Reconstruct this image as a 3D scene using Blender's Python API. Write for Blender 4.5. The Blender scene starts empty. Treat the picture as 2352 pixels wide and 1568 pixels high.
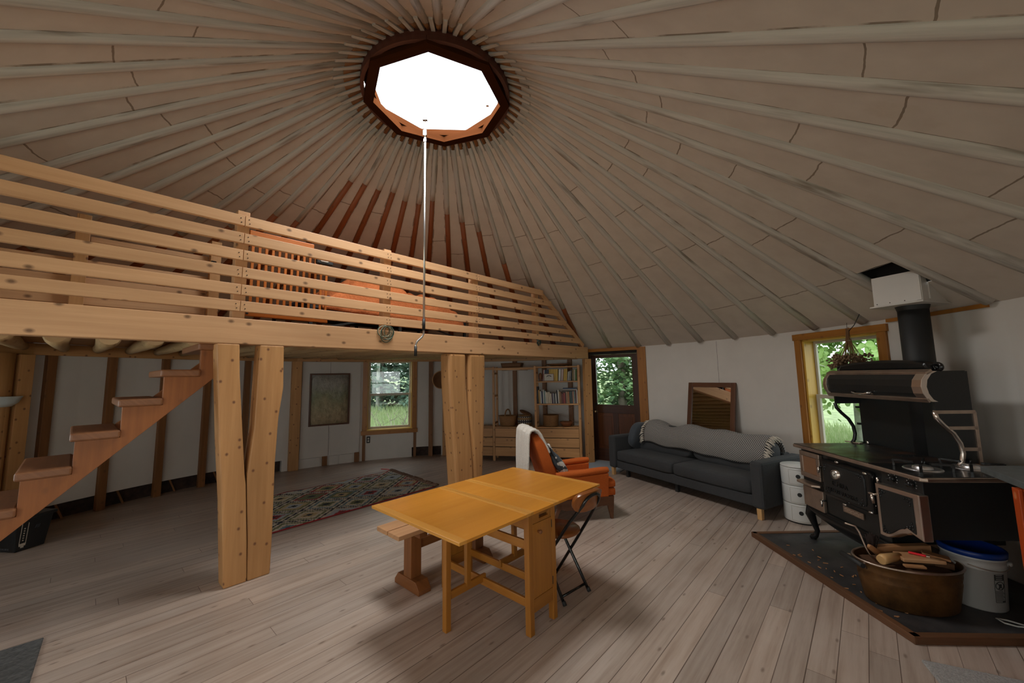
import bpy, math, random
from mathutils import Vector, Matrix
random.seed(7)
scn = bpy.context.scene
COL = scn.collection
PI = math.pi
def R(d): return math.radians(d)

# ------------------------------------------------------------------ camera
cam = bpy.data.cameras.new('camera'); camo = bpy.data.objects.new('camera', cam); COL.objects.link(camo)
FPX = 890.8
cam.sensor_fit = 'HORIZONTAL'; cam.sensor_width = 36.0; cam.lens = FPX * 36.0 / 2352.0
cam.shift_x = 0.0; cam.shift_y = -16.0 / 2352.0
cam.clip_start = 0.05; cam.clip_end = 300
pit, rol = R(6.14), R(-1.0)
fwd = Vector((0, math.cos(pit), math.sin(pit))); up0 = Vector((0, -math.sin(pit), math.cos(pit))); ri0 = Vector((1, 0, 0))
c_, s_ = math.cos(rol), math.sin(rol)
ri = ri0 * c_ + up0 * s_ ; upv = up0 * c_ - ri0 * s_
M = Matrix((ri, upv, -fwd)).transposed().to_4x4(); M.translation = (0, 0, 1.6)
camo.matrix_world = M
scn.camera = camo

# ------------------------------------------------------------------ light and exposure
scn.view_settings.view_transform = 'Standard'; scn.view_settings.look = 'None'
scn.view_settings.gamma = 1.0; scn.view_settings.exposure = 0.06
w = bpy.data.worlds.new('sky'); scn.world = w; w.use_nodes = True
wn = w.node_tree.nodes; wl = w.node_tree.links
bg = wn['Background']; bg.inputs['Color'].default_value = (0.90, 0.96, 1.0, 1); bg.inputs['Strength'].default_value = 3.2
WL = (52, 46, 40, 10)
RC = Vector((-0.72, 3.68)); CW = Vector((-0.90, 3.66)); RW = 4.65
ld = bpy.data.lights.new('skylight_daylight', 'AREA'); ld.shape = 'SQUARE'; ld.size = 3.4; ld.energy = 930; ld.color = (1.0, 0.985, 0.97)
lo = bpy.data.objects.new('skylight_daylight', ld); COL.objects.link(lo); lo.location = (RC.x, RC.y + 0.15, 5.35)
def win_light(name, a, z, sx, sz, watts, col, r=RW + 0.55):
    d = bpy.data.lights.new(name, 'AREA'); d.shape = 'RECTANGLE'; d.size = sx; d.size_y = sz; d.energy = watts; d.color = col
    o = bpy.data.objects.new(name, d); COL.objects.link(o)
    p = CW + Vector((math.cos(R(a)), math.sin(R(a)))) * r; o.location = (p.x, p.y, z)
    o.rotation_euler = (R(90), 0, R(a + 90)); return o
# added fill lamps outside invented windows behind the camera and the inferred stair-side window
win_light('window_fill_lamp', 204, 1.35, 1.6, 1.5, WL[0], (0.82, 0.91, 1.0))
win_light('window_fill_lamp', 246, 1.35, 1.7, 1.4, WL[1], (1.0, 0.95, 0.88))
win_light('window_fill_lamp', 270, 1.35, 1.7, 1.4, WL[2], (1.0, 0.95, 0.88))
win_light('window_fill_lamp', 294, 1.35, 1.7, 1.4, WL[3], (1.0, 0.95, 0.88))
cy = scn.cycles
cy.max_bounces = 10; cy.diffuse_bounces = 6; cy.glossy_bounces = 4; cy.transparent_max_bounces = 12
cy.sample_clamp_indirect = 6.0; cy.caustics_reflective = False; cy.caustics_refractive = False

# ------------------------------------------------------------------ materials
def lin(c): return tuple(((v / 12.92) if v <= 0.04045 else ((v + 0.055) / 1.055) ** 2.4) for v in c)
def newmat(name):
    m = bpy.data.materials.new(name); m.use_nodes = True
    nt = m.node_tree; b = nt.nodes['Principled BSDF']
    return m, nt, b
def nd(nt, t, **kw):
    n = nt.nodes.new(t)
    for k, v in kw.items():
        if k in n.inputs: n.inputs[k].default_value = v
        else: setattr(n, k, v)
    return n
def math_(nt, op, a, b=None):
    n = nt.nodes.new('ShaderNodeMath'); n.operation = op
    for i, v in enumerate((a, b)):
        if v is None: continue
        if isinstance(v, (int, float)): n.inputs[i].default_value = v
        else: nt.links.new(v, n.inputs[i])
    return n.outputs[0]
def mixc(nt, fac, a, b, mode='MIX'):
    n = nt.nodes.new('ShaderNodeMix'); n.data_type = 'RGBA'; n.blend_type = mode
    for k, v in ((0, fac), (6, a), (7, b)):
        if isinstance(v, (int, float)): n.inputs[k].default_value = v
        elif isinstance(v, tuple): n.inputs[k].default_value = (*v[:3], 1)
        else: nt.links.new(v, n.inputs[k])
    return n.outputs[2]
def ramp(nt, fac, stops, interp='LINEAR'):
    n = nt.nodes.new('ShaderNodeValToRGB'); n.color_ramp.interpolation = interp
    e = n.color_ramp.elements
    while len(e) < len(stops): e.new(0.5)
    for x, (p, c) in zip(e, stops): x.position = p; x.color = (*c, 1)
    nt.links.new(fac, n.inputs[0]); return n.outputs[0]
def uvscaled(nt, sx, sy, sz=1):
    u = nt.nodes.new('ShaderNodeUVMap'); u.uv_map = 'UVMap'
    m = nt.nodes.new('ShaderNodeMapping'); m.inputs['Scale'].default_value = (sx, sy, sz)
    nt.links.new(u.outputs[0], m.inputs[0]); return m.outputs[0]
def objscaled(nt, sx, sy, sz, rotz=0):
    u = nt.nodes.new('ShaderNodeTexCoord')
    m = nt.nodes.new('ShaderNodeMapping'); m.inputs['Scale'].default_value = (sx, sy, sz); m.inputs['Rotation'].default_value = (0, 0, rotz)
    nt.links.new(u.outputs['Object'], m.inputs[0]); return m.outputs[0]
def noise(nt, vec, scale, detail=4, rough=0.55):
    n = nd(nt, 'ShaderNodeTexNoise', Scale=scale, Detail=detail, Roughness=rough)
    nt.links.new(vec, n.inputs['Vector']); return n.outputs[0]
def bump(nt, b, h, strength=0.2, dist=0.01):
    n = nd(nt, 'ShaderNodeBump', Strength=strength, Distance=dist)
    nt.links.new(h, n.inputs['Height']); nt.links.new(n.outputs[0], b.inputs['Normal'])
MAT = {}
def plain(name, col, rough=0.5, metal=0.0, spec=None, noise_amt=0.0, nscale=8, coat=0.0):
    m, nt, b = newmat(name); b.inputs['Roughness'].default_value = rough; b.inputs['Metallic'].default_value = metal
    b.inputs['Coat Weight'].default_value = coat
    if spec is not None: b.inputs['Specular IOR Level'].default_value = spec
    if noise_amt:
        f = noise(nt, objscaled(nt, 1, 1, 1), nscale, 5)
        c = ramp(nt, f, [(0.3, tuple(v * (1 - noise_amt) for v in col)), (0.7, tuple(min(1, v * (1 + noise_amt)) for v in col))])
        nt.links.new(c, b.inputs['Base Color'])
        bump(nt, b, f, 0.12, 0.004)
    else: b.inputs['Base Color'].default_value = (*col, 1)
    MAT[name] = m; return m
def wood(name, light, dark, rough=0.5, knot=1.0, su=1.3, sv=26, knotcol=(0.09, 0.035, 0.012), streak=0.8, ku=3.4, kv=5.0, crack=0.0):
    m, nt, b = newmat(name); b.inputs['Roughness'].default_value = rough
    v = uvscaled(nt, su, sv)
    f = noise(nt, v, 1.0, 6, 0.6)
    f2 = noise(nt, uvscaled(nt, 0.5, 2.2), 1.0, 2, 0.5)
    c = ramp(nt, f, [(0.25, dark), (0.5, tuple((a + d) / 2 for a, d in zip(light, dark))), (0.7, light)])
    c = mixc(nt, streak, tuple((a + d) / 2 for a, d in zip(light, dark)), c)
    tint = ramp(nt, f2, [(0.3, (0.80, 0.76, 0.70)), (0.7, (1.1, 1.07, 1.02))])
    c = mixc(nt, 1.0, c, tint, 'MULTIPLY')
    if knot:
        vo = nd(nt, 'ShaderNodeTexVoronoi', Scale=1.0, Randomness=1.0); vo.feature = 'F1'; vo.voronoi_dimensions = '2D'
        nt.links.new(uvscaled(nt, ku, kv), vo.inputs['Vector'])
        k = ramp(nt, vo.outputs['Distance'], [(0.03, (1, 1, 1)), (0.095, (0, 0, 0))])
        km = math_(nt, 'MULTIPLY', k, knot)
        c = mixc(nt, km, c, knotcol)
    if crack:
        cr_ = ramp(nt, noise(nt, uvscaled(nt, 0.45, 30), 1.0, 3), [(0.70, (0, 0, 0)), (0.735, (1, 1, 1))])
        c = mixc(nt, math_(nt, 'MULTIPLY', cr_, crack), c, (0.06, 0.025, 0.01))
    nt.links.new(c, b.inputs['Base Color'])
    bump(nt, b, f, 0.12, 0.003)
    MAT[name] = m; return m

wood('pine', (0.70, 0.425, 0.235), (0.56, 0.31, 0.155), 0.55, 0.8)
wood('pine_shelf', (0.62, 0.345, 0.145), (0.42, 0.20, 0.07), 0.5, 0.6)
wood('pine_pale', (0.70, 0.50, 0.27), (0.54, 0.35, 0.17), 0.55, 0.8)
wood('post_wood', (0.57, 0.31, 0.13), (0.41, 0.20, 0.07), 0.55, 0.9, knotcol=(0.13, 0.045, 0.02), ku=5.5, kv=6.5, crack=0.7)
wood('log_wood', (0.55, 0.38, 0.20), (0.36, 0.22, 0.10), 0.7, 0.5)
wood('brown_pole', (0.34, 0.095, 0.026), (0.19, 0.048, 0.013), 0.55, 0.5)
wood('stud_wood', (0.27, 0.115, 0.035), (0.15, 0.055, 0.016), 0.55, 0.5)
wood('trim_wood', (0.43, 0.18, 0.030), (0.27, 0.10, 0.014), 0.4, 0.5)
wood('jamb_wood', (0.62, 0.40, 0.08), (0.50, 0.28, 0.04), 0.4, 0.4)
wood('door_wood', (0.075, 0.028, 0.014), (0.035, 0.013, 0.008), 0.3, 0.0)
wood('door_panel_wood', (0.13, 0.042, 0.014), (0.055, 0.019, 0.008), 0.3, 0.0)
wood('table_wood', (0.66, 0.29, 0.040), (0.52, 0.20, 0.022), 0.27, 0.12, su=0.9, sv=16, knotcol=(0.70, 0.36, 0.08), streak=0.55)
wood('table_edge', (0.72, 0.36, 0.075), (0.58, 0.25, 0.035), 0.3, 0.0, su=0.9, sv=20, streak=0.5)
wood('table_leg', (0.42, 0.175, 0.026), (0.29, 0.105, 0.012), 0.4, 0.0)
wood('bench_wood', (0.27, 0.10, 0.028), (0.16, 0.055, 0.014), 0.5, 0.4)
wood('bench_top_wood', (0.58, 0.34, 0.18), (0.44, 0.22, 0.10), 0.5, 0.4)
wood('tread_wood', (0.29, 0.128, 0.056), (0.18, 0.072, 0.030), 0.5, 0.4)
wood('stringer_wood', (0.34, 0.118, 0.027), (0.22, 0.070, 0.014), 0.5, 0.3)
wood('ring_wood', (0.13, 0.042, 0.026), (0.07, 0.022, 0.015), 0.55, 0.0)
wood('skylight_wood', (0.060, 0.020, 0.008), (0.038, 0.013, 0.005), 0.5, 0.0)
wood('chair_wood', (0.30, 0.10, 0.024), (0.20, 0.062, 0.013), 0.25, 0.0)
wood('walnut', (0.16, 0.068, 0.030), (0.09, 0.036, 0.016), 0.4, 0.0)
wood('mirror_wood', (0.14, 0.055, 0.024), (0.08, 0.03, 0.013), 0.4, 0.0)
wood('crib_wood', (0.62, 0.185, 0.028), (0.47, 0.125, 0.016), 0.4, 0.0)
wood('foot_wood', (0.72, 0.46, 0.21), (0.6, 0.34, 0.14), 0.45, 0.0)
wood('orange_paint_wood', (0.55, 0.085, 0.014), (0.42, 0.055, 0.010), 0.4, 0.5, knotcol=(0.75, 0.30, 0.12))
wood('kindling_wood', (0.50, 0.26, 0.12), (0.33, 0.15, 0.06), 0.7, 0.2)
wood('bark_wood', (0.16, 0.07, 0.03), (0.06, 0.028, 0.014), 0.9, 0.0)
wood('hearth_edge', (0.17, 0.075, 0.032), (0.09, 0.04, 0.018), 0.6, 0.5)
plain('knot_hole', (0.03, 0.012, 0.006), 0.8)
plain('dark_gap', (0.012, 0.009, 0.008), 0.9)
plain('ledge_dark', (0.035, 0.018, 0.012), 0.8, noise_amt=0.6, nscale=14)
plain('wallboard', (0.60, 0.555, 0.505), 0.85, noise_amt=0.035, nscale=3)
plain('box_white', (0.62, 0.58, 0.54), 0.6, noise_amt=0.02)
plain('black_iron', (0.012, 0.013, 0.013), 0.33, noise_amt=0.15, nscale=60)
plain('black_gloss', (0.010, 0.010, 0.010), 0.18)
plain('black_matte', (0.016, 0.016, 0.016), 0.6)
plain('black_plastic', (0.014, 0.016, 0.018), 0.35)
plain('nickel', (0.78, 0.68, 0.60), 0.28, 1.0)
plain('nickel_worn', (0.52, 0.41, 0.33), 0.42, 1.0, noise_amt=0.18, nscale=10)
plain('chrome', (0.78, 0.76, 0.74), 0.14, 1.0)
plain('alu', (0.74, 0.74, 0.75), 0.33, 1.0)
plain('brass', (0.62, 0.50, 0.30), 0.25, 1.0)
plain('white_plastic', (0.66, 0.655, 0.63), 0.3)
plain('bucket_plastic', (0.50, 0.485, 0.46), 0.4)
plain('blue_plastic', (0.006, 0.035, 0.22), 0.35)
plain('red_plastic', (0.75, 0.02, 0.03), 0.3)
plain('cord_white', (0.55, 0.54, 0.50), 0.6)
plain('vinyl', (0.50, 0.45, 0.36), 0.5)
plain('sash_paint', (0.46, 0.43, 0.36), 0.45)
plain('slate_counter', (0.10, 0.11, 0.11), 0.42, noise_amt=0.2, nscale=20)
plain('navy_cloth', (0.008, 0.016, 0.042), 0.85)
plain('paper', (0.62, 0.58, 0.50), 0.7)
plain('ink', (0.02, 0.02, 0.02), 0.7)
plain('tan_leather', (0.20, 0.095, 0.045), 0.6)
plain('lampshade', (0.52, 0.56, 0.55), 0.35)
plain('rope_green', (0.045, 0.085, 0.06), 0.8)
plain('rope_pale', (0.42, 0.40, 0.28), 0.8)
plain('tassel', (0.56, 0.50, 0.42), 0.9)
plain('rug_tassel', (0.22, 0.13, 0.09), 0.95)
plain('dial_face', (0.62, 0.58, 0.50), 0.4)
plain('dry_flower', (0.20, 0.12, 0.065), 0.9)
plain('dry_stem', (0.24, 0.12, 0.05), 0.9)
plain('bristle', (0.025, 0.012, 0.008), 0.9)
plain('trunk', (0.20, 0.17, 0.14), 0.9, noise_amt=0.3)
plain('aspen_trunk', (0.42, 0.42, 0.38), 0.9, noise_amt=0.3)
plain('grey_print', (0.10, 0.11, 0.13), 0.6)
plain('carpet_mat', (0.30, 0.33, 0.36), 0.95)

def fabric(name, c1, c2, scale=260, rough=0.9, bumpy=0.25, sheen=0.2, big=0.0):
    m, nt, b = newmat(name); b.inputs['Roughness'].default_value = rough
    v = objscaled(nt, 1, 1, 1)
    f = noise(nt, v, scale, 2)
    c = ramp(nt, f, [(0.35, c1), (0.65, c2)])
    if big:
        f2 = noise(nt, v, 2.5, 3)
        c = mixc(nt, 1.0, c, ramp(nt, f2, [(0.3, (1 - big,) * 3), (0.7, (1 + big * 0.5,) * 3)]), 'MULTIPLY')
    nt.links.new(c, b.inputs['Base Color']); b.inputs['Sheen Weight'].default_value = sheen
    wv = noise(nt, v, 14, 3)
    bump(nt, b, wv, bumpy, 0.02); MAT[name] = m
fabric('sofa_fabric', (0.026, 0.027, 0.029), (0.050, 0.051, 0.054), 320, big=0.12, sheen=0.05)
fabric('sofa_fabric_blue', (0.040, 0.048, 0.060), (0.062, 0.072, 0.085), 320)
fabric('orange_wool', (0.42, 0.078, 0.005), (0.56, 0.115, 0.010), 240, big=0.1, sheen=0.0)
fabric('white_throw', (0.62, 0.58, 0.52), (0.74, 0.70, 0.64), 90, bumpy=0.4)
fabric('comforter', (0.44, 0.115, 0.028), (0.56, 0.155, 0.042), 60, bumpy=0.6, sheen=0.0)
fabric('mat_dark', (0.014, 0.013, 0.013), (0.04, 0.037, 0.034), 60, bumpy=0.6)
fabric('mat_bath', (0.22, 0.21, 0.20), (0.36, 0.34, 0.33), 160, bumpy=0.6)

def leafprint():
    m, nt, b = newmat('leaf_print_cloth'); b.inputs['Roughness'].default_value = 0.9
    vo = nd(nt, 'ShaderNodeTexVoronoi', Scale=1.0); nt.links.new(objscaled(nt, 13, 13, 22), vo.inputs['Vector'])
    sp = nt.nodes.new('ShaderNodeSeparateColor'); nt.links.new(vo.outputs['Color'], sp.inputs[0])
    nt.links.new(mixc(nt, math_(nt, 'GREATER_THAN', sp.outputs[0], 0.60), (0.055, 0.062, 0.070), (0.60, 0.57, 0.52)), b.inputs['Base Color']); MAT['leaf_print_cloth'] = m
leafprint()
def knit():
    m, nt, b = newmat('knit_throw'); b.inputs['Roughness'].default_value = 0.95
    v = uvscaled(nt, 1, 1)
    ch = nd(nt, 'ShaderNodeTexChecker', Scale=74.0); nt.links.new(v, ch.inputs['Vector'])
    ch.inputs['Color1'].default_value = (0.50, 0.46, 0.41, 1); ch.inputs['Color2'].default_value = (0.020, 0.022, 0.028, 1)
    f = noise(nt, v, 60, 3)
    c = mixc(nt, math_(nt, 'MULTIPLY', f, 0.55), ch.outputs[0], (0.10, 0.10, 0.11))
    nt.links.new(c, b.inputs['Base Color']); bump(nt, b, ch.outputs['Fac'], 0.5, 0.004); MAT['knit_throw'] = m
knit()

def floor_mat():
    m, nt, b = newmat('floor_boards'); b.inputs['Roughness'].default_value = 0.36
    v = objscaled(nt, 1, 1, 1, R(-47.8))
    sp = nt.nodes.new('ShaderNodeSeparateXYZ'); nt.links.new(v, sp.inputs[0])
    yy = math_(nt, 'DIVIDE', sp.outputs[1], 0.126); row = math_(nt, 'FLOOR', yy); fy = math_(nt, 'FRACT', yy)
    w1 = nt.nodes.new('ShaderNodeTexWhiteNoise'); w1.noise_dimensions = '1D'; nt.links.new(row, w1.inputs['W'])
    xx = math_(nt, 'ADD', math_(nt, 'DIVIDE', sp.outputs[0], 3.4), math_(nt, 'MULTIPLY', w1.outputs['Value'], 7.0))
    cv = nt.nodes.new('ShaderNodeCombineXYZ'); nt.links.new(math_(nt, 'FLOOR', xx), cv.inputs[0]); nt.links.new(row, cv.inputs[1])
    w2 = nt.nodes.new('ShaderNodeTexWhiteNoise'); nt.links.new(cv.outputs[0], w2.inputs['Vector'])
    edge = math_(nt, 'ABSOLUTE', math_(nt, 'SUBTRACT', fy, 0.5))
    wid = math_(nt, 'ADD', math_(nt, 'MULTIPLY', w1.outputs['Value'], -0.016), 0.492)
    gap = math_(nt, 'GREATER_THAN', edge, wid)
    gap = math_(nt, 'MAXIMUM', gap, math_(nt, 'LESS_THAN', math_(nt, 'FRACT', xx), 0.0009))
    mp = nt.nodes.new('ShaderNodeMapping'); mp.inputs['Scale'].default_value = (1.2, 22, 1); nt.links.new(v, mp.inputs[0])
    g = noise(nt, mp.outputs[0], 1.0, 6, 0.62)
    c = ramp(nt, g, [(0.25, (0.32, 0.245, 0.195)), (0.5, (0.45, 0.375, 0.32)), (0.75, (0.53, 0.46, 0.405))])
    pl = ramp(nt, w2.outputs['Value'], [(0.0, (0.86, 0.84, 0.83)), (0.5, (0.99, 0.96, 0.94)), (1.0, (1.08, 1.03, 0.99))])
    c = mixc(nt, 1.0, c, pl, 'MULTIPLY')
    big = noise(nt, v, 1.1, 4)
    c = mixc(nt, 1.0, c, ramp(nt, big, [(0.3, (0.84, 0.79, 0.76)), (0.65, (1.05, 1.04, 1.04))]), 'MULTIPLY')
    mp2 = nt.nodes.new('ShaderNodeMapping'); mp2.inputs['Scale'].default_value = (1.7, 4.5, 1); nt.links.new(v, mp2.inputs[0])
    vo = nd(nt, 'ShaderNodeTexVoronoi', Scale=1.0); vo.voronoi_dimensions = '2D'; nt.links.new(mp2.outputs[0], vo.inputs['Vector'])
    k = ramp(nt, vo.outputs['Distance'], [(0.015, (0.55,) * 3), (0.05, (0, 0, 0))])
    c = mixc(nt, k, c, (0.10, 0.06, 0.04))
    scuff = ramp(nt, noise(nt, mp.outputs[0], 3.1, 5), [(0.66, (0, 0, 0)), (0.78, (0.5,) * 3)])
    c = mixc(nt, scuff, c, (0.17, 0.115, 0.085))
    c = mixc(nt, math_(nt, 'MULTIPLY', gap, 0.8), c, (0.06, 0.03, 0.02))
    nt.links.new(c, b.inputs['Base Color'])
    bump(nt, b, math_(nt, 'SUBTRACT', math_(nt, 'MULTIPLY', g, 0.2), gap), 0.35, 0.003)
    MAT['floor_boards'] = m
floor_mat()

def ceiling_mat():
    # u counts the bays between rafters, v runs from the ring (0) to the wall (1)
    m, nt, b = newmat('ceiling_panels'); b.inputs['Roughness'].default_value = 0.85
    u = nt.nodes.new('ShaderNodeUVMap'); u.uv_map = 'UVMap'
    sp = nt.nodes.new('ShaderNodeSeparateXYZ'); nt.links.new(u.outputs[0], sp.inputs[0])
    bay = math_(nt, 'FLOOR', sp.outputs[0])
    fine = noise(nt, objscaled(nt, 1, 1, 1), 16, 4)
    wob = noise(nt, objscaled(nt, 1, 1, 1), 5, 3)
    line = None
    for i, base in enumerate((0.36, 0.60, 0.83)):
        wnz = nt.nodes.new('ShaderNodeTexWhiteNoise'); wnz.noise_dimensions = '1D'
        nt.links.new(math_(nt, 'ADD', bay, 13.7 * i), wnz.inputs['W'])
        pos = math_(nt, 'ADD', math_(nt, 'MULTIPLY', wnz.outputs['Value'], 0.17), base - 0.085)
        d = math_(nt, 'ABSOLUTE', math_(nt, 'SUBTRACT', math_(nt, 'ADD', sp.outputs[1], math_(nt, 'MULTIPLY', wob, 0.012)), pos))
        l = math_(nt, 'LESS_THAN', d, 0.0012)
        line = l if line is None else math_(nt, 'MAXIMUM', line, l)
    c = ramp(nt, wob, [(0.3, (0.56, 0.485, 0.42)), (0.7, (0.62, 0.545, 0.475))])
    st = ramp(nt, noise(nt, objscaled(nt, 1, 1, 1), 2.3, 5), [(0.66, (0, 0, 0)), (0.80, (0.35,) * 3)])
    c = mixc(nt, st, c, (0.42, 0.31, 0.20))
    c = mixc(nt, math_(nt, 'MULTIPLY', line, 0.75), c, (0.14, 0.09, 0.05))
    fr = math_(nt, 'FRACT', sp.outputs[0]); dd = math_(nt, 'MINIMUM', fr, math_(nt, 'SUBTRACT', 1.0, fr))
    dist = math_(nt, 'MULTIPLY', dd, math_(nt, 'ADD', math_(nt, 'MULTIPLY', sp.outputs[1], 0.4737), 0.0882))
    lim = math_(nt, 'ADD', math_(nt, 'MULTIPLY', sp.outputs[1], 0.019), 0.037)
    crack = math_(nt, 'MULTIPLY', math_(nt, 'LESS_THAN', dist, lim), ramp(nt, noise(nt, objscaled(nt, 1, 1, 1), 4.5, 5), [(0.44, (0, 0, 0)), (0.56, (1, 1, 1))]))
    c = mixc(nt, math_(nt, 'MULTIPLY', crack, 0.7), c, (0.12, 0.075, 0.04))
    nt.links.new(c, b.inputs['Base Color'])
    bump(nt, b, math_(nt, 'SUBTRACT', math_(nt, 'MULTIPLY', fine, 0.4), line), 0.3, 0.01)
    MAT['ceiling_panels'] = m
ceiling_mat()

def painted_pole():
    m, nt, b = newmat('painted_pole'); b.inputs['Roughness'].default_value = 0.7
    f = noise(nt, uvscaled(nt, 1.6, 34), 1.0, 6)
    g = noise(nt, uvscaled(nt, 1.1, 9), 1.0, 4)
    c = ramp(nt, f, [(0.3, (0.42, 0.385, 0.345)), (0.6, (0.57, 0.525, 0.475))])
    c = mixc(nt, ramp(nt, g, [(0.58, (0, 0, 0)), (0.70, (0.75,) * 3)]), c, (0.15, 0.10, 0.065))
    nt.links.new(c, b.inputs['Base Color']); bump(nt, b, f, 0.25, 0.006); MAT['painted_pole'] = m
painted_pole()

def rug_mat():
    m, nt, b = newmat('kilim'); b.inputs['Roughness'].default_value = 0.95
    u = nt.nodes.new('ShaderNodeUVMap'); u.uv_map = 'UVMap'
    sp = nt.nodes.new('ShaderNodeSeparateXYZ'); nt.links.new(u.outputs[0], sp.inputs[0])
    q = 0.022
    def quant(s): return math_(nt, 'MULTIPLY', math_(nt, 'FLOOR', math_(nt, 'DIVIDE', s, q)), q)
    x = math_(nt, 'DIVIDE', quant(sp.outputs[0]), 0.60); y = math_(nt, 'DIVIDE', quant(sp.outputs[1]), 0.4833)
    a = math_(nt, 'ADD', math_(nt, 'ADD', x, y), 20.0); c = math_(nt, 'ADD', math_(nt, 'SUBTRACT', x, y), 20.0)
    fa = math_(nt, 'FRACT', a); fc = math_(nt, 'FRACT', c)
    d = math_(nt, 'MAXIMUM', math_(nt, 'ABSOLUTE', math_(nt, 'SUBTRACT', fa, 0.5)), math_(nt, 'ABSOLUTE', math_(nt, 'SUBTRACT', fc, 0.5)))
    d = math_(nt, 'MULTIPLY', d, 2.0)
    cv = nt.nodes.new('ShaderNodeCombineXYZ'); nt.links.new(math_(nt, 'FLOOR', a), cv.inputs[0]); nt.links.new(math_(nt, 'FLOOR', c), cv.inputs[1])
    wn_ = nt.nodes.new('ShaderNodeTexWhiteNoise'); nt.links.new(cv.outputs[0], wn_.inputs['Vector'])
    r1 = wn_.outputs['Value']
    red, navy, cream, green, grey, teal, gold = (0.30, 0.022, 0.025), (0.018, 0.020, 0.032), (0.62, 0.53, 0.40), (0.17, 0.17, 0.08), (0.42, 0.44, 0.46), (0.13, 0.20, 0.23), (0.52, 0.38, 0.20)
    inner = ramp(nt, r1, [(0.0, red), (0.2, grey), (0.4, green), (0.6, teal), (0.8, gold)], 'CONSTANT')
    r2 = math_(nt, 'FRACT', math_(nt, 'MULTIPLY', r1, 7.31))
    mid = ramp(nt, r2, [(0.0, cream), (0.25, grey), (0.5, cream), (0.7, green), (0.85, gold)], 'CONSTANT')
    r3 = math_(nt, 'FRACT', math_(nt, 'MULTIPLY', r1, 13.7))
    outer = ramp(nt, r3, [(0.0, red), (0.3, green), (0.5, red), (0.65, teal), (0.8, grey)], 'CONSTANT')
    col = mixc(nt, math_(nt, 'GREATER_THAN', d, 0.18), navy, inner)
    col = mixc(nt, math_(nt, 'GREATER_THAN', d, 0.40), col, mid)
    col = mixc(nt, math_(nt, 'GREATER_THAN', d, 0.63), col, outer)
    col = mixc(nt, math_(nt, 'GREATER_THAN', d, 0.80), col, cream)
    col = mixc(nt, math_(nt, 'GREATER_THAN', d, 0.93), col, navy)
    ed = math_(nt, 'GREATER_THAN', math_(nt, 'ABSOLUTE', math_(nt, 'SUBTRACT', sp.outputs[1], 0.725)), 0.70)
    col = mixc(nt, ed, col, red)
    f = noise(nt, uvscaled(nt, 1, 1), 120, 2)
    col = mixc(nt, 1.0, col, ramp(nt, f, [(0.3, (0.75,) * 3), (0.7, (1.15,) * 3)]), 'MULTIPLY')
    nt.links.new(col, b.inputs['Base Color']); bump(nt, b, f, 0.4, 0.004); MAT['kilim'] = m
rug_mat()

def weave(name, c1, c2, su, sv, band=None):
    m, nt, b = newmat(name); b.inputs['Roughness'].default_value = 0.7
    v = uvscaled(nt, su, sv)
    br = nt.nodes.new('ShaderNodeTexBrick'); nt.links.new(v, br.inputs['Vector']); br.inputs['Scale'].default_value = 1.0
    br.inputs['Brick Width'].default_value = 1.0; br.inputs['Row Height'].default_value = 0.5; br.inputs['Mortar Size'].default_value = 0.06
    br.inputs['Color1'].default_value = (*c1, 1); br.inputs['Color2'].default_value = (*c2, 1); br.inputs['Mortar'].default_value = (*[x * 0.25 for x in c2], 1)
    c = br.outputs['Color']
    if band:
        u = nt.nodes.new('ShaderNodeUVMap'); u.uv_map = 'UVMap'; sp = nt.nodes.new('ShaderNodeSeparateXYZ'); nt.links.new(u.outputs[0], sp.inputs[0])
        for (lo_, hi_, stripes) in band:
            inside = math_(nt, 'MULTIPLY', math_(nt, 'GREATER_THAN', sp.outputs[1], lo_), math_(nt, 'LESS_THAN', sp.outputs[1], hi_))
            if stripes:
                ph = math_(nt, 'LESS_THAN', math_(nt, 'FRACT', math_(nt, 'MULTIPLY', sp.outputs[0], stripes)), 0.55)
                bc = mixc(nt, ph, (0.48, 0.42, 0.33), (0.012, 0.012, 0.022))
                c = mixc(nt, inside, c, bc)
            else: c = mixc(nt, inside, c, (0.012, 0.012, 0.022))
    nt.links.new(c, b.inputs['Base Color']); bump(nt, b, br.outputs['Fac'], -0.4, 0.004); MAT[name] = m
weave('wicker', (0.36, 0.18, 0.065), (0.27, 0.12, 0.038), 55, 70)
weave('wicker_dark', (0.24, 0.105, 0.035), (0.16, 0.062, 0.020), 55, 70)
weave('wicker_red', (0.30, 0.10, 0.030), (0.22, 0.065, 0.018), 55, 90)
weave('wicker_band', (0.40, 0.24, 0.10), (0.32, 0.17, 0.06), 55, 90, [(0.172, 0.198, 24), (0.198, 0.220, 0), (0.220, 0.244, 24), (0.280, 0.300, 24), (0.300, 0.312, 0)])

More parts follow.
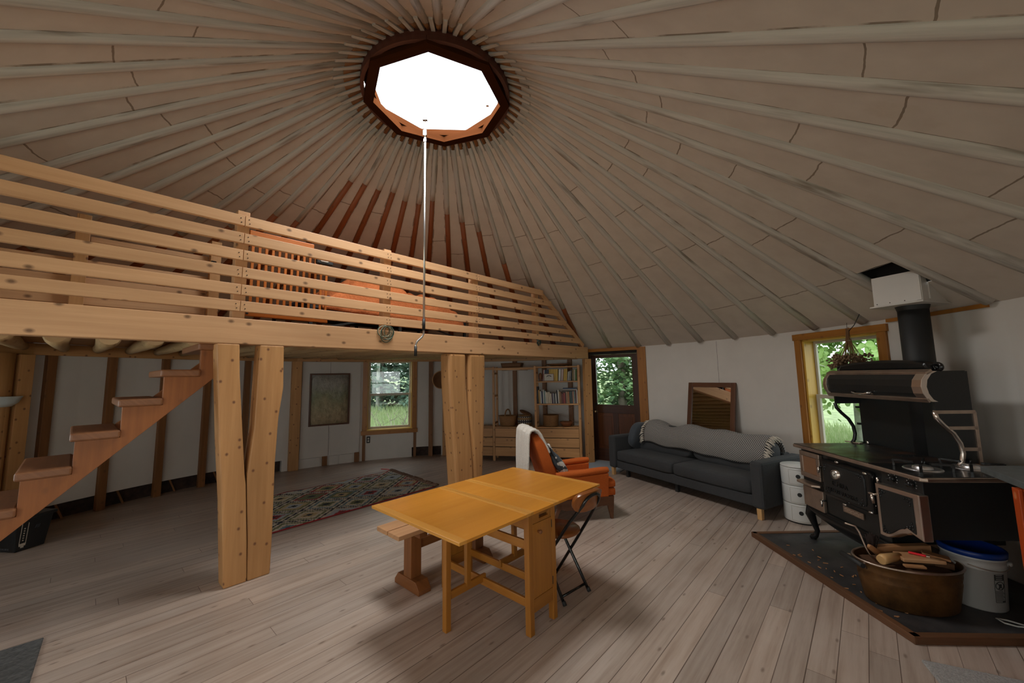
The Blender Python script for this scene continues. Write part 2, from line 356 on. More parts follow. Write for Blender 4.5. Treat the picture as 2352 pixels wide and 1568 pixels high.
def copper():
    m, nt, b = newmat('old_copper'); b.inputs['Metallic'].default_value = 0.55; b.inputs['Roughness'].default_value = 0.5
    f = noise(nt, objscaled(nt, 1, 1, 1), 7, 6, 0.65)
    nt.links.new(ramp(nt, f, [(0.3, (0.055, 0.026, 0.010)), (0.55, (0.16, 0.075, 0.022)), (0.75, (0.22, 0.11, 0.040))]), b.inputs['Base Color']); MAT['old_copper'] = m
copper()
def slab():
    m, nt, b = newmat('hearth_slab'); b.inputs['Roughness'].default_value = 0.55
    f = noise(nt, objscaled(nt, 1, 1, 1), 5, 7, 0.65); g = noise(nt, objscaled(nt, 1, 1, 1), 40, 3)
    c = ramp(nt, f, [(0.3, (0.018, 0.018, 0.020)), (0.55, (0.045, 0.040, 0.040)), (0.75, (0.075, 0.062, 0.058))])
    c = mixc(nt, ramp(nt, g, [(0.70, (0, 0, 0)), (0.78, (0.5,) * 3)]), c, (0.19, 0.15, 0.12))
    nt.links.new(c, b.inputs['Base Color']); bump(nt, b, f, 0.4, 0.01); MAT['hearth_slab'] = m
slab()
def cooktop():
    m, nt, b = newmat('cooktop_iron'); b.inputs['Metallic'].default_value = 0.6
    f = noise(nt, objscaled(nt, 2, 1, 1), 3.5, 6, 0.6)
    nt.links.new(ramp(nt, f, [(0.35, (0.030, 0.030, 0.032)), (0.58, (0.075, 0.050, 0.040)), (0.72, (0.16, 0.065, 0.032))]), b.inputs['Base Color'])
    nt.links.new(ramp(nt, f, [(0.3, (0.22,) * 3), (0.7, (0.5,) * 3)]), b.inputs['Roughness']); MAT['cooktop_iron'] = m
cooktop()
def relief():
    m, nt, b = newmat('relief_map'); b.inputs['Roughness'].default_value = 0.6
    u = nt.nodes.new('ShaderNodeUVMap'); u.uv_map = 'UVMap'; sp = nt.nodes.new('ShaderNodeSeparateXYZ'); nt.links.new(u.outputs[0], sp.inputs[0])
    v = uvscaled(nt, 1, 1)
    f = noise(nt, v, 9, 8, 0.6); g = noise(nt, v, 3, 3)
    hgt = math_(nt, 'ADD', math_(nt, 'MULTIPLY', sp.outputs[1], 0.9), math_(nt, 'MULTIPLY', g, 0.5))
    c = ramp(nt, hgt, [(0.35, (0.52, 0.41, 0.25)), (0.6, (0.46, 0.41, 0.25)), (0.75, (0.34, 0.35, 0.22)), (0.95, (0.46, 0.44, 0.38))])
    c = mixc(nt, 1.0, c, ramp(nt, f, [(0.3, (0.72,) * 3), (0.7, (1.2,) * 3)]), 'MULTIPLY')
    nt.links.new(c, b.inputs['Base Color']); bump(nt, b, f, 1.0, 0.05); MAT['relief_map'] = m
relief()
def pane():
    m, nt, b = newmat('window_glass'); nt.nodes.remove(b)
    t = nt.nodes.new('ShaderNodeBsdfTransparent'); t.inputs[0].default_value = (0.93, 0.95, 0.94, 1)
    g = nt.nodes.new('ShaderNodeBsdfGlossy'); g.inputs['Roughness'].default_value = 0.02
    mx = nt.nodes.new('ShaderNodeMixShader'); mx.inputs[0].default_value = 0.05
    nt.links.new(t.outputs[0], mx.inputs[1]); nt.links.new(g.outputs[0], mx.inputs[2]); nt.links.new(mx.outputs[0], nt.nodes['Material Output'].inputs[0]); MAT['window_glass'] = m
pane()
plain('mirror_glass', (0.82, 0.82, 0.80), 0.01, 1.0)
def leafmat(name, c1, c2, trans=0.45):
    m, nt, b = newmat(name); b.inputs['Roughness'].default_value = 0.55
    oi = noise(nt, objscaled(nt, 1, 1, 1), 6, 3)
    c = ramp(nt, oi, [(0.35, c1), (0.65, c2)]); nt.links.new(c, b.inputs['Base Color'])
    tl = nt.nodes.new('ShaderNodeBsdfTranslucent'); nt.links.new(c, tl.inputs[0])
    mx = nt.nodes.new('ShaderNodeMixShader'); mx.inputs[0].default_value = trans
    nt.links.new(b.outputs[0], mx.inputs[1]); nt.links.new(tl.outputs[0], mx.inputs[2]); nt.links.new(mx.outputs[0], nt.nodes['Material Output'].inputs[0]); MAT[name] = m
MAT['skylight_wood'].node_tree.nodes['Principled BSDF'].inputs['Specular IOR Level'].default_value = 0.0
leafmat('spruce_leaf', (0.06, 0.14, 0.07), (0.20, 0.33, 0.13))
leafmat('spruce_far', (0.10, 0.19, 0.14), (0.25, 0.35, 0.25))
leafmat('aspen_leaf', (0.20, 0.38, 0.08), (0.42, 0.58, 0.24), 0.5)
leafmat('grass_leaf', (0.24, 0.35, 0.12), (0.42, 0.48, 0.27), 0.4)
plain('meadow', (0.24, 0.31, 0.14), 0.9, noise_amt=0.35, nscale=3)

# ------------------------------------------------------------------ mesh builder
class MB:
    def __init__(self): self.v = []; self.f = []; self.uv = []; self.sm = []; self.mi = []
    def face(self, idx, uvs, smooth=False, mi=0):
        self.f.append(idx); self.uv.append(uvs); self.sm.append(smooth); self.mi.append(mi)
    def box(self, c, s, rot=None, grain=None, mi=0, taper=None):
        c = Vector(c); o = (random.uniform(0, 50), random.uniform(0, 50)); b0 = len(self.v)
        if grain is None: grain = max(range(3), key=lambda i: s[i])
        oth = [i for i in range(3) if i != grain]; uv = []
        for i in range(8):
            l = Vector(((i & 1) - 0.5, ((i >> 1) & 1) - 0.5, (i >> 2) - 0.5))
            p = Vector((l.x * s[0], l.y * s[1], l.z * s[2]))
            if taper and i >> 2 == 0: p.x *= taper; p.y *= taper
            uv.append((p[grain] + o[0], p[oth[0]] + p[oth[1]] + o[1]))
            if rot is not None: p = rot @ p
            self.v.append(c + p)
        for q in ((0, 2, 3, 1), (4, 5, 7, 6), (0, 1, 5, 4), (2, 6, 7, 3), (0, 4, 6, 2), (1, 3, 7, 5)):
            self.face([b0 + i for i in q], [uv[i] for i in q], False, mi)
        return self
    def bar(self, p, q, w_, h_, up=(0, 0, 1), mi=0):
        p = Vector(p); q = Vector(q); x = (q - p); L = x.length; x.normalize(); u = Vector(up)
        y = u.cross(x)
        if y.length < 1e-6: y = Vector((0, 1, 0)).cross(x)
        y.normalize(); z = x.cross(y)
        return self.box((p + q) / 2, (L, w_, h_), Matrix((x, y, z)).transposed(), 0, mi)
    def tube(self, pts, r, seg=10, caps=True, mi=0, smooth=True, sq=1.0):
        pts = [Vector(p) for p in pts]; n = len(pts); rs = r if isinstance(r, (list, tuple)) else [r] * n
        o = (random.uniform(0, 50), random.uniform(0, 50)); b0 = len(self.v); ln = 0; lens = []
        t0 = (pts[1] - pts[0]).normalized(); ref = Vector((0, 0, 1)) if abs(t0.z) < 0.9 else Vector((1, 0, 0))
        for i, p in enumerate(pts):
            t = (pts[min(i + 1, n - 1)] - pts[max(i - 1, 0)]).normalized()
            a = (ref - t * ref.dot(t)).normalized(); ref = a; bb = t.cross(a)
            if i: ln += (p - pts[i - 1]).length
            lens.append(ln)
            for k in range(seg):
                an = 2 * PI * k / seg; self.v.append(p + (a * math.cos(an) * sq + bb * math.sin(an)) * rs[i])
        for i in range(n - 1):
            for k in range(seg):
                k2 = (k + 1) % seg; rr = max(rs)
                self.face([b0 + i * seg + k, b0 + i * seg + k2, b0 + (i + 1) * seg + k2, b0 + (i + 1) * seg + k],
                          [(lens[i] + o[0], o[1] + 2 * PI * rr * k / seg), (lens[i] + o[0], o[1] + 2 * PI * rr * (k + 1) / seg), (lens[i + 1] + o[0], o[1] + 2 * PI * rr * (k + 1) / seg), (lens[i + 1] + o[0], o[1] + 2 * PI * rr * k / seg)], smooth, mi)
        if caps:
            self.face([b0 + k for k in reversed(range(seg))], [o] * seg, False, mi)
            self.face([b0 + (n - 1) * seg + k for k in range(seg)], [o] * seg, False, mi)
        return self
    def lathe(self, prof, seg=28, c=(0, 0, 0), sx=1, sy=1, mi=0, smooth=True, a0=0, a1=360):
        c = Vector(c); b0 = len(self.v); full = (a1 - a0) == 360; ns = seg if full else seg + 1; ln = 0; n = len(prof)
        rm = max(p[0] for p in prof)
        for i, (r, z) in enumerate(prof):
            for k in range(ns):
                an = R(a0 + (a1 - a0) * k / seg); self.v.append(c + Vector((r * sx * math.cos(an), r * sy * math.sin(an), z)))
        for i in range(n - 1):
            l2 = ln + math.hypot(prof[i + 1][0] - prof[i][0], prof[i + 1][1] - prof[i][1])
            for k in range(seg):
                k2 = (k + 1) % ns; u0 = 2 * PI * rm * k / seg; u1 = 2 * PI * rm * (k + 1) / seg
                self.face([b0 + i * ns + k, b0 + i * ns + k2, b0 + (i + 1) * ns + k2, b0 + (i + 1) * ns + k], [(u0, ln), (u1, ln), (u1, l2), (u0, l2)], smooth, mi)
            ln = l2
        return self
    def prism(self, poly, o, ex, ey, depth, mi=0, smooth_side=False):
        o = Vector(o); ex = Vector(ex).normalized(); ey = Vector(ey).normalized(); ez = ex.cross(ey); n = len(poly); b0 = len(self.v)
        ou = random.uniform(0, 50); ov = random.uniform(0, 50)
        for d in (0, depth):
            for x, y in poly: self.v.append(o + ex * x + ey * y + ez * d)
        self.face([b0 + i for i in reversed(range(n))], [(poly[i][0] + ou, poly[i][1] + ov) for i in reversed(range(n))], False, mi)
        self.face([b0 + n + i for i in range(n)], [(poly[i][0] + ou, poly[i][1] + ov) for i in range(n)], False, mi)
        for i in range(n):
            j = (i + 1) % n
            self.face([b0 + i, b0 + j, b0 + n + j, b0 + n + i], [(poly[i][0] + ou, poly[i][1] + ov), (poly[j][0] + ou, poly[j][1] + ov), (poly[j][0] + ou, poly[j][1] + ov + depth), (poly[i][0] + ou, poly[i][1] + ov + depth)], smooth_side, mi)
        return self
    def grid(self, fn, nu, nv, mi=0, uvs=(1, 1), smooth=True):
        b0 = len(self.v)
        for i in range(nu + 1):
            for j in range(nv + 1): self.v.append(Vector(fn(i / nu, j / nv)))
        for i in range(nu):
            for j in range(nv):
                q = [(i, j), (i + 1, j), (i + 1, j + 1), (i, j + 1)]
                self.face([b0 + a * (nv + 1) + b for a, b in q], [(a / nu * uvs[0], b / nv * uvs[1]) for a, b in q], smooth, mi)
        return self
    def cushion(self, c, s, e1=0.35, e2=0.35, rot=None, nu=28, nv=14, mi=0, wob=0.0, seed=0):
        c = Vector(c); rnd = random.Random(seed); ph = [rnd.uniform(0, 6) for _ in range(4)]
        def sg(x, p): return math.copysign(abs(x) ** p, x)
        b0 = len(self.v)
        for j in range(nv + 1):
            la = -PI / 2 + PI * j / nv
            for i in range(nu):
                lo_ = 2 * PI * i / nu
                x = sg(math.cos(la), e1) * sg(math.cos(lo_), e2); y = sg(math.cos(la), e1) * sg(math.sin(lo_), e2); z = sg(math.sin(la), e1)
                p = Vector((x * s[0] / 2, y * s[1] / 2, z * s[2] / 2))
                if wob: p += Vector((0, 0, 1)) * wob * math.sin(p.x * 9 + ph[0]) * math.cos(p.y * 8 + ph[1]) * (1 if z > 0 else 0.3) + Vector((0, 1, 0)) * wob * 0.6 * math.sin(p.x * 7 + ph[2])
                if rot is not None: p = rot @ p
                self.v.append(c + p)
        for j in range(nv):
            for i in range(nu):
                i2 = (i + 1) % nu
                self.face([b0 + j * nu + i, b0 + j * nu + i2, b0 + (j + 1) * nu + i2, b0 + (j + 1) * nu + i], [(i / nu, j / nv), ((i + 1) / nu, j / nv), ((i + 1) / nu, (j + 1) / nv), (i / nu, (j + 1) / nv)], True, mi)
        return self
    def build(self, name, mat, parent=None, bevel=0.0, subsurf=0, loc=None, rotz=None, solid=0.0):
        me = bpy.data.meshes.new(name); me.from_pydata([tuple(v) for v in self.v], [], self.f)
        ul = me.uv_layers.new(name='UVMap'); k = 0; flat = []
        for u in self.uv:
            for a in u: flat.extend((a[0], a[1]))
        ul.data.foreach_set('uv', flat)
        me.polygons.foreach_set('use_smooth', self.sm); me.polygons.foreach_set('material_index', self.mi)
        for mn in ([mat] if isinstance(mat, str) else mat): me.materials.append(MAT[mn])
        me.validate(clean_customdata=False); me.update()
        o = bpy.data.objects.new(name, me); COL.objects.link(o)
        if parent is not None: o.parent = parent
        if loc is not None: o.location = loc
        if rotz is not None: o.rotation_euler = (0, 0, rotz)
        if solid:
            md = o.modifiers.new('s', 'SOLIDIFY'); md.thickness = solid; md.offset = 0
        if bevel:
            md = o.modifiers.new('b', 'BEVEL'); md.width = bevel; md.segments = 2; md.limit_method = 'ANGLE'; md.angle_limit = R(40)
        if subsurf:
            md = o.modifiers.new('u', 'SUBSURF'); md.levels = subsurf; md.render_levels = subsurf
        return o
def tag(o, label=None, cat=None, group=None, kind=None):
    if label: o['label'] = label
    if cat: o['category'] = cat
    if group: o['group'] = group
    if kind: o['kind'] = kind
    return o
def thing(name, label, cat, loc=(0, 0, 0), rotz=0.0, group=None, kind=None):
    o = bpy.data.objects.new(name, None); COL.objects.link(o); o.location = loc; o.rotation_euler = (0, 0, rotz); o.empty_display_size = 0.1
    return tag(o, label, cat, group, kind)
def copy_tree(o, parent=None):
    c = o.copy(); COL.objects.link(c)
    if parent is not None: c.parent = parent
    for ch in list(o.children): copy_tree(ch, c)
    return c
def e_(a): return Vector((math.cos(R(a)), math.sin(R(a))))
ORD = 'first second third fourth fifth sixth seventh eighth ninth tenth eleventh twelfth thirteenth fourteenth fifteenth sixteenth seventeenth eighteenth nineteenth twentieth'.split()
ORD += ['twenty-' + o for o in ORD[:9]] + ['thirtieth']
# ------------------------------------------------------------------ shell
NR = 52; STEP = 360.0 / NR; PH = -2.0
ZR, ZW = 4.527, 2.10
def cone(a, f):
    c = RC.lerp(CW, f); r = 0.73 + (RW - 0.73) * f; d = e_(a)
    return Vector((c.x + d.x * r, c.y + d.y * r, ZR + (ZW - ZR) * f))
def arc_wall(mb, a0, a1, z0, z1, r=RW, th=0.15, step=3.46):
    n = max(1, round((a1 - a0) / step))
    for i in range(n):
        b0 = a0 + (a1 - a0) * i / n; b1 = a0 + (a1 - a0) * (i + 1) / n
        b = len(mb.v)
        for z in (z0, z1):
            for rr, an in ((r, b0), (r, b1), (r + th, b1), (r + th, b0)):
                p = CW + e_(an) * rr; mb.v.append(Vector((p.x, p.y, z)))
        for q in ((0, 1, 2, 3), (4, 7, 6, 5), (0, 4, 5, 1), (2, 6, 7, 3), (1, 5, 6, 2), (0, 3, 7, 4)):
            mb.face([b + k for k in q], [(0, 0)] * 4)
    return mb
def structure(o, cat=None, label=None): return tag(o, label, cat, None, 'structure')
# floor
mb = MB(); n = 72; b = [CW + e_(360 * i / n) * (RW + 0.14) for i in range(n)]
mb.prism([(p.x, p.y) for p in b], (0, 0, -0.08), (1, 0, 0), (0, 1, 0), 0.08)
structure(mb.build('floor', 'floor_boards'), 'floor', 'whitewashed plank floor of the round yurt room')
# ceiling with the opening beside the stovepipe box
mb = MB(); NV = 40
HOLE = (0.845, 0.915)
fs = sorted(set([i / 20 * 1.06 for i in range(21)] + list(HOLE)))
for k in range(NR):
    a0 = PH + STEP * k
    for j in range(len(fs) - 1):
        if k == NR - 1 and fs[j] >= HOLE[0] - 1e-6 and fs[j + 1] <= HOLE[1] + 1e-6: continue
        for h in range(2):
            x0, x1 = a0 + STEP * h / 2, a0 + STEP * (h + 1) / 2
            b = len(mb.v); mb.v += [cone(x0, fs[j]), cone(x1, fs[j]), cone(x1, fs[j + 1]), cone(x0, fs[j + 1])]
            mb.face([b, b + 1, b + 2, b + 3], [(k + h / 2 + .001, fs[j]), (k + (h + 1) / 2 - .001, fs[j]), (k + (h + 1) / 2 - .001, fs[j + 1]), (k + h / 2 + .001, fs[j + 1])])
structure(mb.build('ceiling', 'ceiling_panels'), 'ceiling', 'conical off-white panelled yurt ceiling')
mb = MB(); P = [cone(a, f) for a, f in ((-2.0, 0.845), (-8.92, 0.845), (-8.92, 0.915), (-2.0, 0.915))]
b = len(mb.v); up_ = Vector((-0.1, 0, 0.30)); mb.v += P + [p + up_ for p in P]
for q in ((4, 5, 6, 7), (0, 1, 5, 4), (1, 2, 6, 5), (2, 3, 7, 6), (3, 0, 4, 7)): mb.face([b + k for k in q], [(0, 0)] * 4)
structure(mb.build('trim_1', 'dark_gap'), 'roof cavity', 'dark open cavity in the ceiling beside the flue box')
# walls
def wall(name, label, pieces):
    mb = MB()
    for p in pieces: arc_wall(mb, *p)
    structure(mb.build(name, 'wallboard'), 'wall', label)
wall('wall_right', 'white curved wall behind the sofa and stove', [(-40, 3.4, -0.05, 2.13), (3.4, 14.3, -0.05, 0.60), (3.4, 14.3, 1.985, 2.13), (14.3, 46.6, -0.05, 2.13)])
wall('wall_back', 'white curved wall behind the shelving under the loft', [(46.6, 58.9, 2.05, 2.13), (58.9, 97.6, -0.05, 2.13), (97.6, 104.9, 0.19, 2.13), (104.9, 115.7, -0.05, 0.575), (104.9, 115.7, 1.97, 2.13), (115.7, 133.5, -0.05, 2.13)])
wall('wall_left', 'white wallboard between brown studs behind the stairs', [(133.5, 186, 0.19, 2.13), (186, 196, -0.05, 2.13), (196, 212, -0.05, 0.7), (196, 212, 1.9, 2.13), (212, 236, -0.05, 2.13)])
wall('wall_front', 'white curved wall behind the camera', [(236, 238, -0.05, 2.13), (254, 262, -0.05, 2.13), (278, 286, -0.05, 2.13), (302, 320, -0.05, 2.13)] + [(a, a + 16, z0, z1) for a in (238, 262, 286) for z0, z1 in ((-0.05, 0.85), (1.95, 2.13))])
# dark gap along the foot of the unfinished walls
mb = MB(); arc_wall(mb, 133, 186, -0.05, 0.30, RW + 0.10, 0.1); arc_wall(mb, 97.2, 105, -0.05, 0.30, RW + 0.10, 0.1)
structure(mb.build('trim_2', 'ledge_dark'), 'wall cavity', 'dark gap along the foot of the unfinished wall')
mb = MB()
for a in (144.5, 151.2, 158.2, 165.3, 171):
    p = CW + e_(a) * (RW + 0.05); q = CW + e_(a + 0.9) * (RW + 0.06)
    mb.bar((p.x, p.y, 0.0), (q.x, q.y, 0.2), 0.03, 0.02)
structure(mb.build('trim_3', 'stud_wood'), 'lath', 'crossed lath ends in the dark gap at the wall foot')
mb = MB()
for a0, a1 in ((122.0, 123.9), (125.9, 131.4), (118.9, 121.7)): arc_wall(mb, a0, a1, 0.0, 0.165, RW - 0.018, 0.02)
structure(mb.build('baseboard_1', 'wallboard'), 'baseboard', 'white strip along the wall foot below the framed map')
mb = MB(); arc_wall(mb, 117.4, 130.2, 0.175, 1.93, RW - 0.03, 0.03, 7)
structure(mb.build('trim_4', 'wallboard'), 'wall panel', 'white wallboard sheet behind the framed map')
# brown wall studs
def stud(a, z0, z1, wd, dp, label, mat='stud_wood', name='wall_stud', r=RW - 0.01):
    p = CW + e_(a) * (r - dp / 2 + 0.02); mb = MB(); t = e_(a + 90)
    mb.bar((p.x, p.y, z0), (p.x, p.y, z1), dp, wd, (t.x, t.y, 0))
    o = mb.build(name, mat, bevel=0.004); return tag(o, label, 'wall stud', None, 'structure')
stud(168.7, 0, 1.94, 0.085, 0.07, 'brown wall stud nearest the left post behind the stair foot')
stud(161.5, 0, 1.94, 0.085, 0.07, 'brown wall stud behind the middle of the stair')
stud(154.2, 0, 1.94, 0.085, 0.07, 'brown wall stud behind the upper stair treads')
stud(147.6, 0, 1.94, 0.085, 0.07, 'brown wall stud just left of the large forked post')
stud(140.8, 0, 1.94, 0.085, 0.07, 'brown wall stud seen through the fork of the large post')
stud(124.9, 0, 0.175, 0.085, 0.05, 'short brown stud end under the framed map')
stud(117.9, 0, 0.185, 0.085, 0.05, 'short brown stud end between map and window')
stud(116.35, 0, 0.54, 0.055, 0.03, 'narrow brown stud under the left end of the window sill')
stud(104.2, 0, 0.54, 0.055, 0.03, 'narrow brown stud under the right end of the window sill')
stud(100.25, 0, 1.94, 0.085, 0.07, 'brown wall stud right of the window')
stud(78.2, 0, 2.02, 0.085, 0.07, 'brown wall stud behind the empty middle of the shelving')
stud(70.4, 0, 2.02, 0.085, 0.07, 'brown wall stud behind the left of the bookshelves')
stud(63.7, 0, 2.02, 0.085, 0.07, 'brown wall stud behind the right of the bookshelves')
stud(131.4, 0, 1.94, 0.16, 0.10, 'pale square post left of the framed map', 'post_wood', 'wall_post')
stud(96.6, 0, 1.94, 0.10, 0.10, 'pale square post left of the shelving', 'post_wood', 'wall_post')
stud(172.3, 0, 1.93, 0.12, 0.11, 'pale square post at the far left behind the stair foot', 'post_wood', 'wall_post', RW - 0.10)
mb = MB(); p = CW + e_(174.2) * (RW - 0.13); mb.tube([(p.x, p.y, 0), (p.x, p.y, 1.94)], 0.075, 14)
tag(mb.build('wall_post', 'post_wood'), 'round peeled post at the far left edge beside the square post', 'wall stud', None, 'structure')
# ledger boards carrying the loft at the wall
for a0, a1, lb in ((186, 171, 'ledger board along the wall at the far left'), (171, 151, 'ledger board above the brown studs behind the stair'), (151, 131.5, 'ledger board behind the large forked post'),
                   (131.5, 114.2, 'ledger board above the framed map'), (114.2, 97, 'ledger board above the left window'), (97, 79, 'ledger board above the left of the shelving'), (79, 61.5, 'ledger board above the bookshelves')):
    mb = MB(); p = CW + e_(a0) * (RW - 0.06); q = CW + e_(a1) * (RW - 0.06); zz = 1.935 if a0 > 97 else 1.915
    mb.bar((p.x, p.y, zz + 0.065), (q.x, q.y, zz + 0.065), 0.06, 0.13)
    tag(mb.build('ledger_board', 'post_wood', bevel=0.004), 'pale ' + lb, 'beam', None, 'structure')
# rafters
BARE = {25: .538, 24: .466, 23: .381, 22: .375, 21: .199, 20: .192, 19: .195, 18: .191, 17: .211, 16: .214, 15: .199, 14: .243, 13: .273, 12: .312, 11: .457, 10: .584, 9: .72, 26: .62, 27: .7, 28: .8}
for k in range(NR):
    a = PH + STEP * k; rr = random.Random(k)
    kk = k - 7
    if kk > 26: kk -= NR
    where = 'standing over the right door post' if kk == 0 else f'{ORD[abs(kk) - 1]} {"left" if kk > 0 else "right"} of the one over the right door post'
    b_ = BARE.get(k)
    th = thing('rafter', ('grey-white painted roof pole with bare red-brown lower end, ' if b_ else 'grey-white painted roof pole, ') + where, 'rafter', cone(a, 0.99), 0, 'roof poles radiating from the skylight ring', 'structure')
    base = th.location.copy(); f0 = 0.035; f1 = 0.995
    bend = rr.uniform(-0.012, 0.012); r0 = rr.uniform(0.030, 0.034); r1 = rr.uniform(0.046, 0.056)
    def pt(f, dz=0.006):
        p = cone(a, f) + Vector((0, 0, dz)); t = e_(a + 90); s = math.sin(PI * f) * bend
        return p + Vector((t.x * s, t.y * s, 0)) - base
    def rad(f): return r0 + (r1 - r0) * f
    fe = b_ if b_ else f1
    ff = [f0 + (fe - f0) * i / 6 for i in range(7)]
    mb = MB(); mb.tube([pt(f) for f in ff], [rad(f) for f in ff], 10); mb.build('painted_pole', 'painted_pole', th)
    if b_:
        ff = [fe - 0.02 + (f1 - fe + 0.02) * i / 5 for i in range(6)]
        mb = MB(); mb.tube([pt(f) for f in ff], [rad(f) - 0.0012 for f in ff], 10); tag(mb.build('bare_pole', 'brown_pole', th), 'bare red-brown lower end')
    mb = MB(); mb.tube([pt(f0 + 0.004, -0.006), pt(-0.004, -0.006)], [0.027, 0.027], 8); tag(mb.build('bare_tip', 'stud_wood', th), 'bare brown tenon at the ring')
# compression ring and skylight
rg = thing('skylight_ring', 'dark laminated round wooden ring at the roof peak', 'skylight', (RC.x, RC.y, 4.37), 0, None, 'structure')
mb = MB(); mb.lathe([(0.702, 0.03), (0.737, 0.03), (0.737, 0.17), (0.702, 0.17), (0.702, 0.03)], 64, smooth=False); mb.build('ring', 'ring_wood', rg)
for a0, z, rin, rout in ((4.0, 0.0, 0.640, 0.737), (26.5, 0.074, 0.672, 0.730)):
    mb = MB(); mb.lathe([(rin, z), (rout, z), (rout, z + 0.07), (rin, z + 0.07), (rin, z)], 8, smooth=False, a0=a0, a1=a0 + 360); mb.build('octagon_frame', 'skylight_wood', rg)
for k in range(NR):
    a = PH + STEP * (k + 0.5); p, q = cone(a, -0.002), cone(a, 0.06); o_ = Vector((RC.x, RC.y, 4.37))
    mb = MB(); mb.bar(p - o_ - Vector((0, 0, 0.022)), q - o_ + Vector((0, 0, 0.012)), 0.034, 0.05); tag(mb.build('infill_block', 'painted_pole', rg), 'white painted infill block between two poles')
mb = MB(); mb.lathe([(0.0, 0.34), (0.35, 0.315), (0.60, 0.26), (0.76, 0.18)], 48); mb.build('dome_pane', 'window_glass', rg)
mb = MB(); mb.tube([(0.50, 0.20, 0.14), (0.50, 0.20, 0.30), (0.54, 0.22, 0.38)], 0.012, 8); mb.box((0.50, 0.2, 0.2), (0.03, 0.03, 0.16)); mb.build('opener_arm', 'alu', rg)
# flue box under the ceiling
bx = thing('flue_box', 'white wedge-shaped ceiling box around the stovepipe', 'flue box', (3.26, 3.235, 2.15), R(19))
mb = MB(); wdt = 0.165
prof = [(0, 0), (0.42, 0), (0.42, 0.02), (0.0, 0.255)]
b = len(mb.v)
for y in (-wdt, wdt):
    for x, z in prof: mb.v.append(Vector((x, y, z)))
for q in ((0, 1, 2, 3), (7, 6, 5, 4), (0, 4, 5, 1), (0, 3, 7, 4), (2, 1, 5, 6)): mb.face([b + k for k in q], [(0, 0)] * 4)
mb.build('box_shell', 'box_white', bx, bevel=0.004)
mb = MB(); mb.box((0.20, 0, -0.006), (0.47, 0.36, 0.012)); mb.build('bottom_plate', 'box_white', bx, bevel=0.003)
mb = MB(); mb.box((-0.004, -wdt + 0.02, 0.11), (0.008, 0.03, 0.2)); mb.box((0.1, -wdt - 0.004, 0.10), (0.03, 0.008, 0.16)); mb.build('corner_strip', 'box_white', bx)
mb = MB()
for y in (-0.14, -0.05, 0.05, 0.14):
    mb = MB(); mb.tube([(-0.003, y, 0.02), (0.002, y, 0.02)], 0.004, 6); mb.build('screw', 'knot_hole', bx)

mb = MB(); arc_wall(mb, -8.6, 2.2, 2.068, 2.102, RW - 0.02, 0.02)
structure(mb.build('trim_5', 'trim_wood'), 'trim', 'narrow brown board along the wall top right of the stove window')
for n_, (a, r_) in enumerate(((29.6, RW - 0.001), (128.9, RW - 0.031), (124.2, RW - 0.031))):
    p = CW + e_(a) * (r_ - 0.0005); t = e_(a + 90); mb = MB(); mb.bar((p.x, p.y, 0.19), (p.x, p.y, 1.93 if a > 90 else 2.08), 0.001, 0.004, (t.x, t.y, 0))
    structure(mb.build(f'trim_{6 + n_}', 'knot_hole'), 'seam', ('thin seam in the white wall above the mirror', 'thin seam at the left edge of the panel behind the framed map', 'thin seam in the white panel above the framed map')[n_])
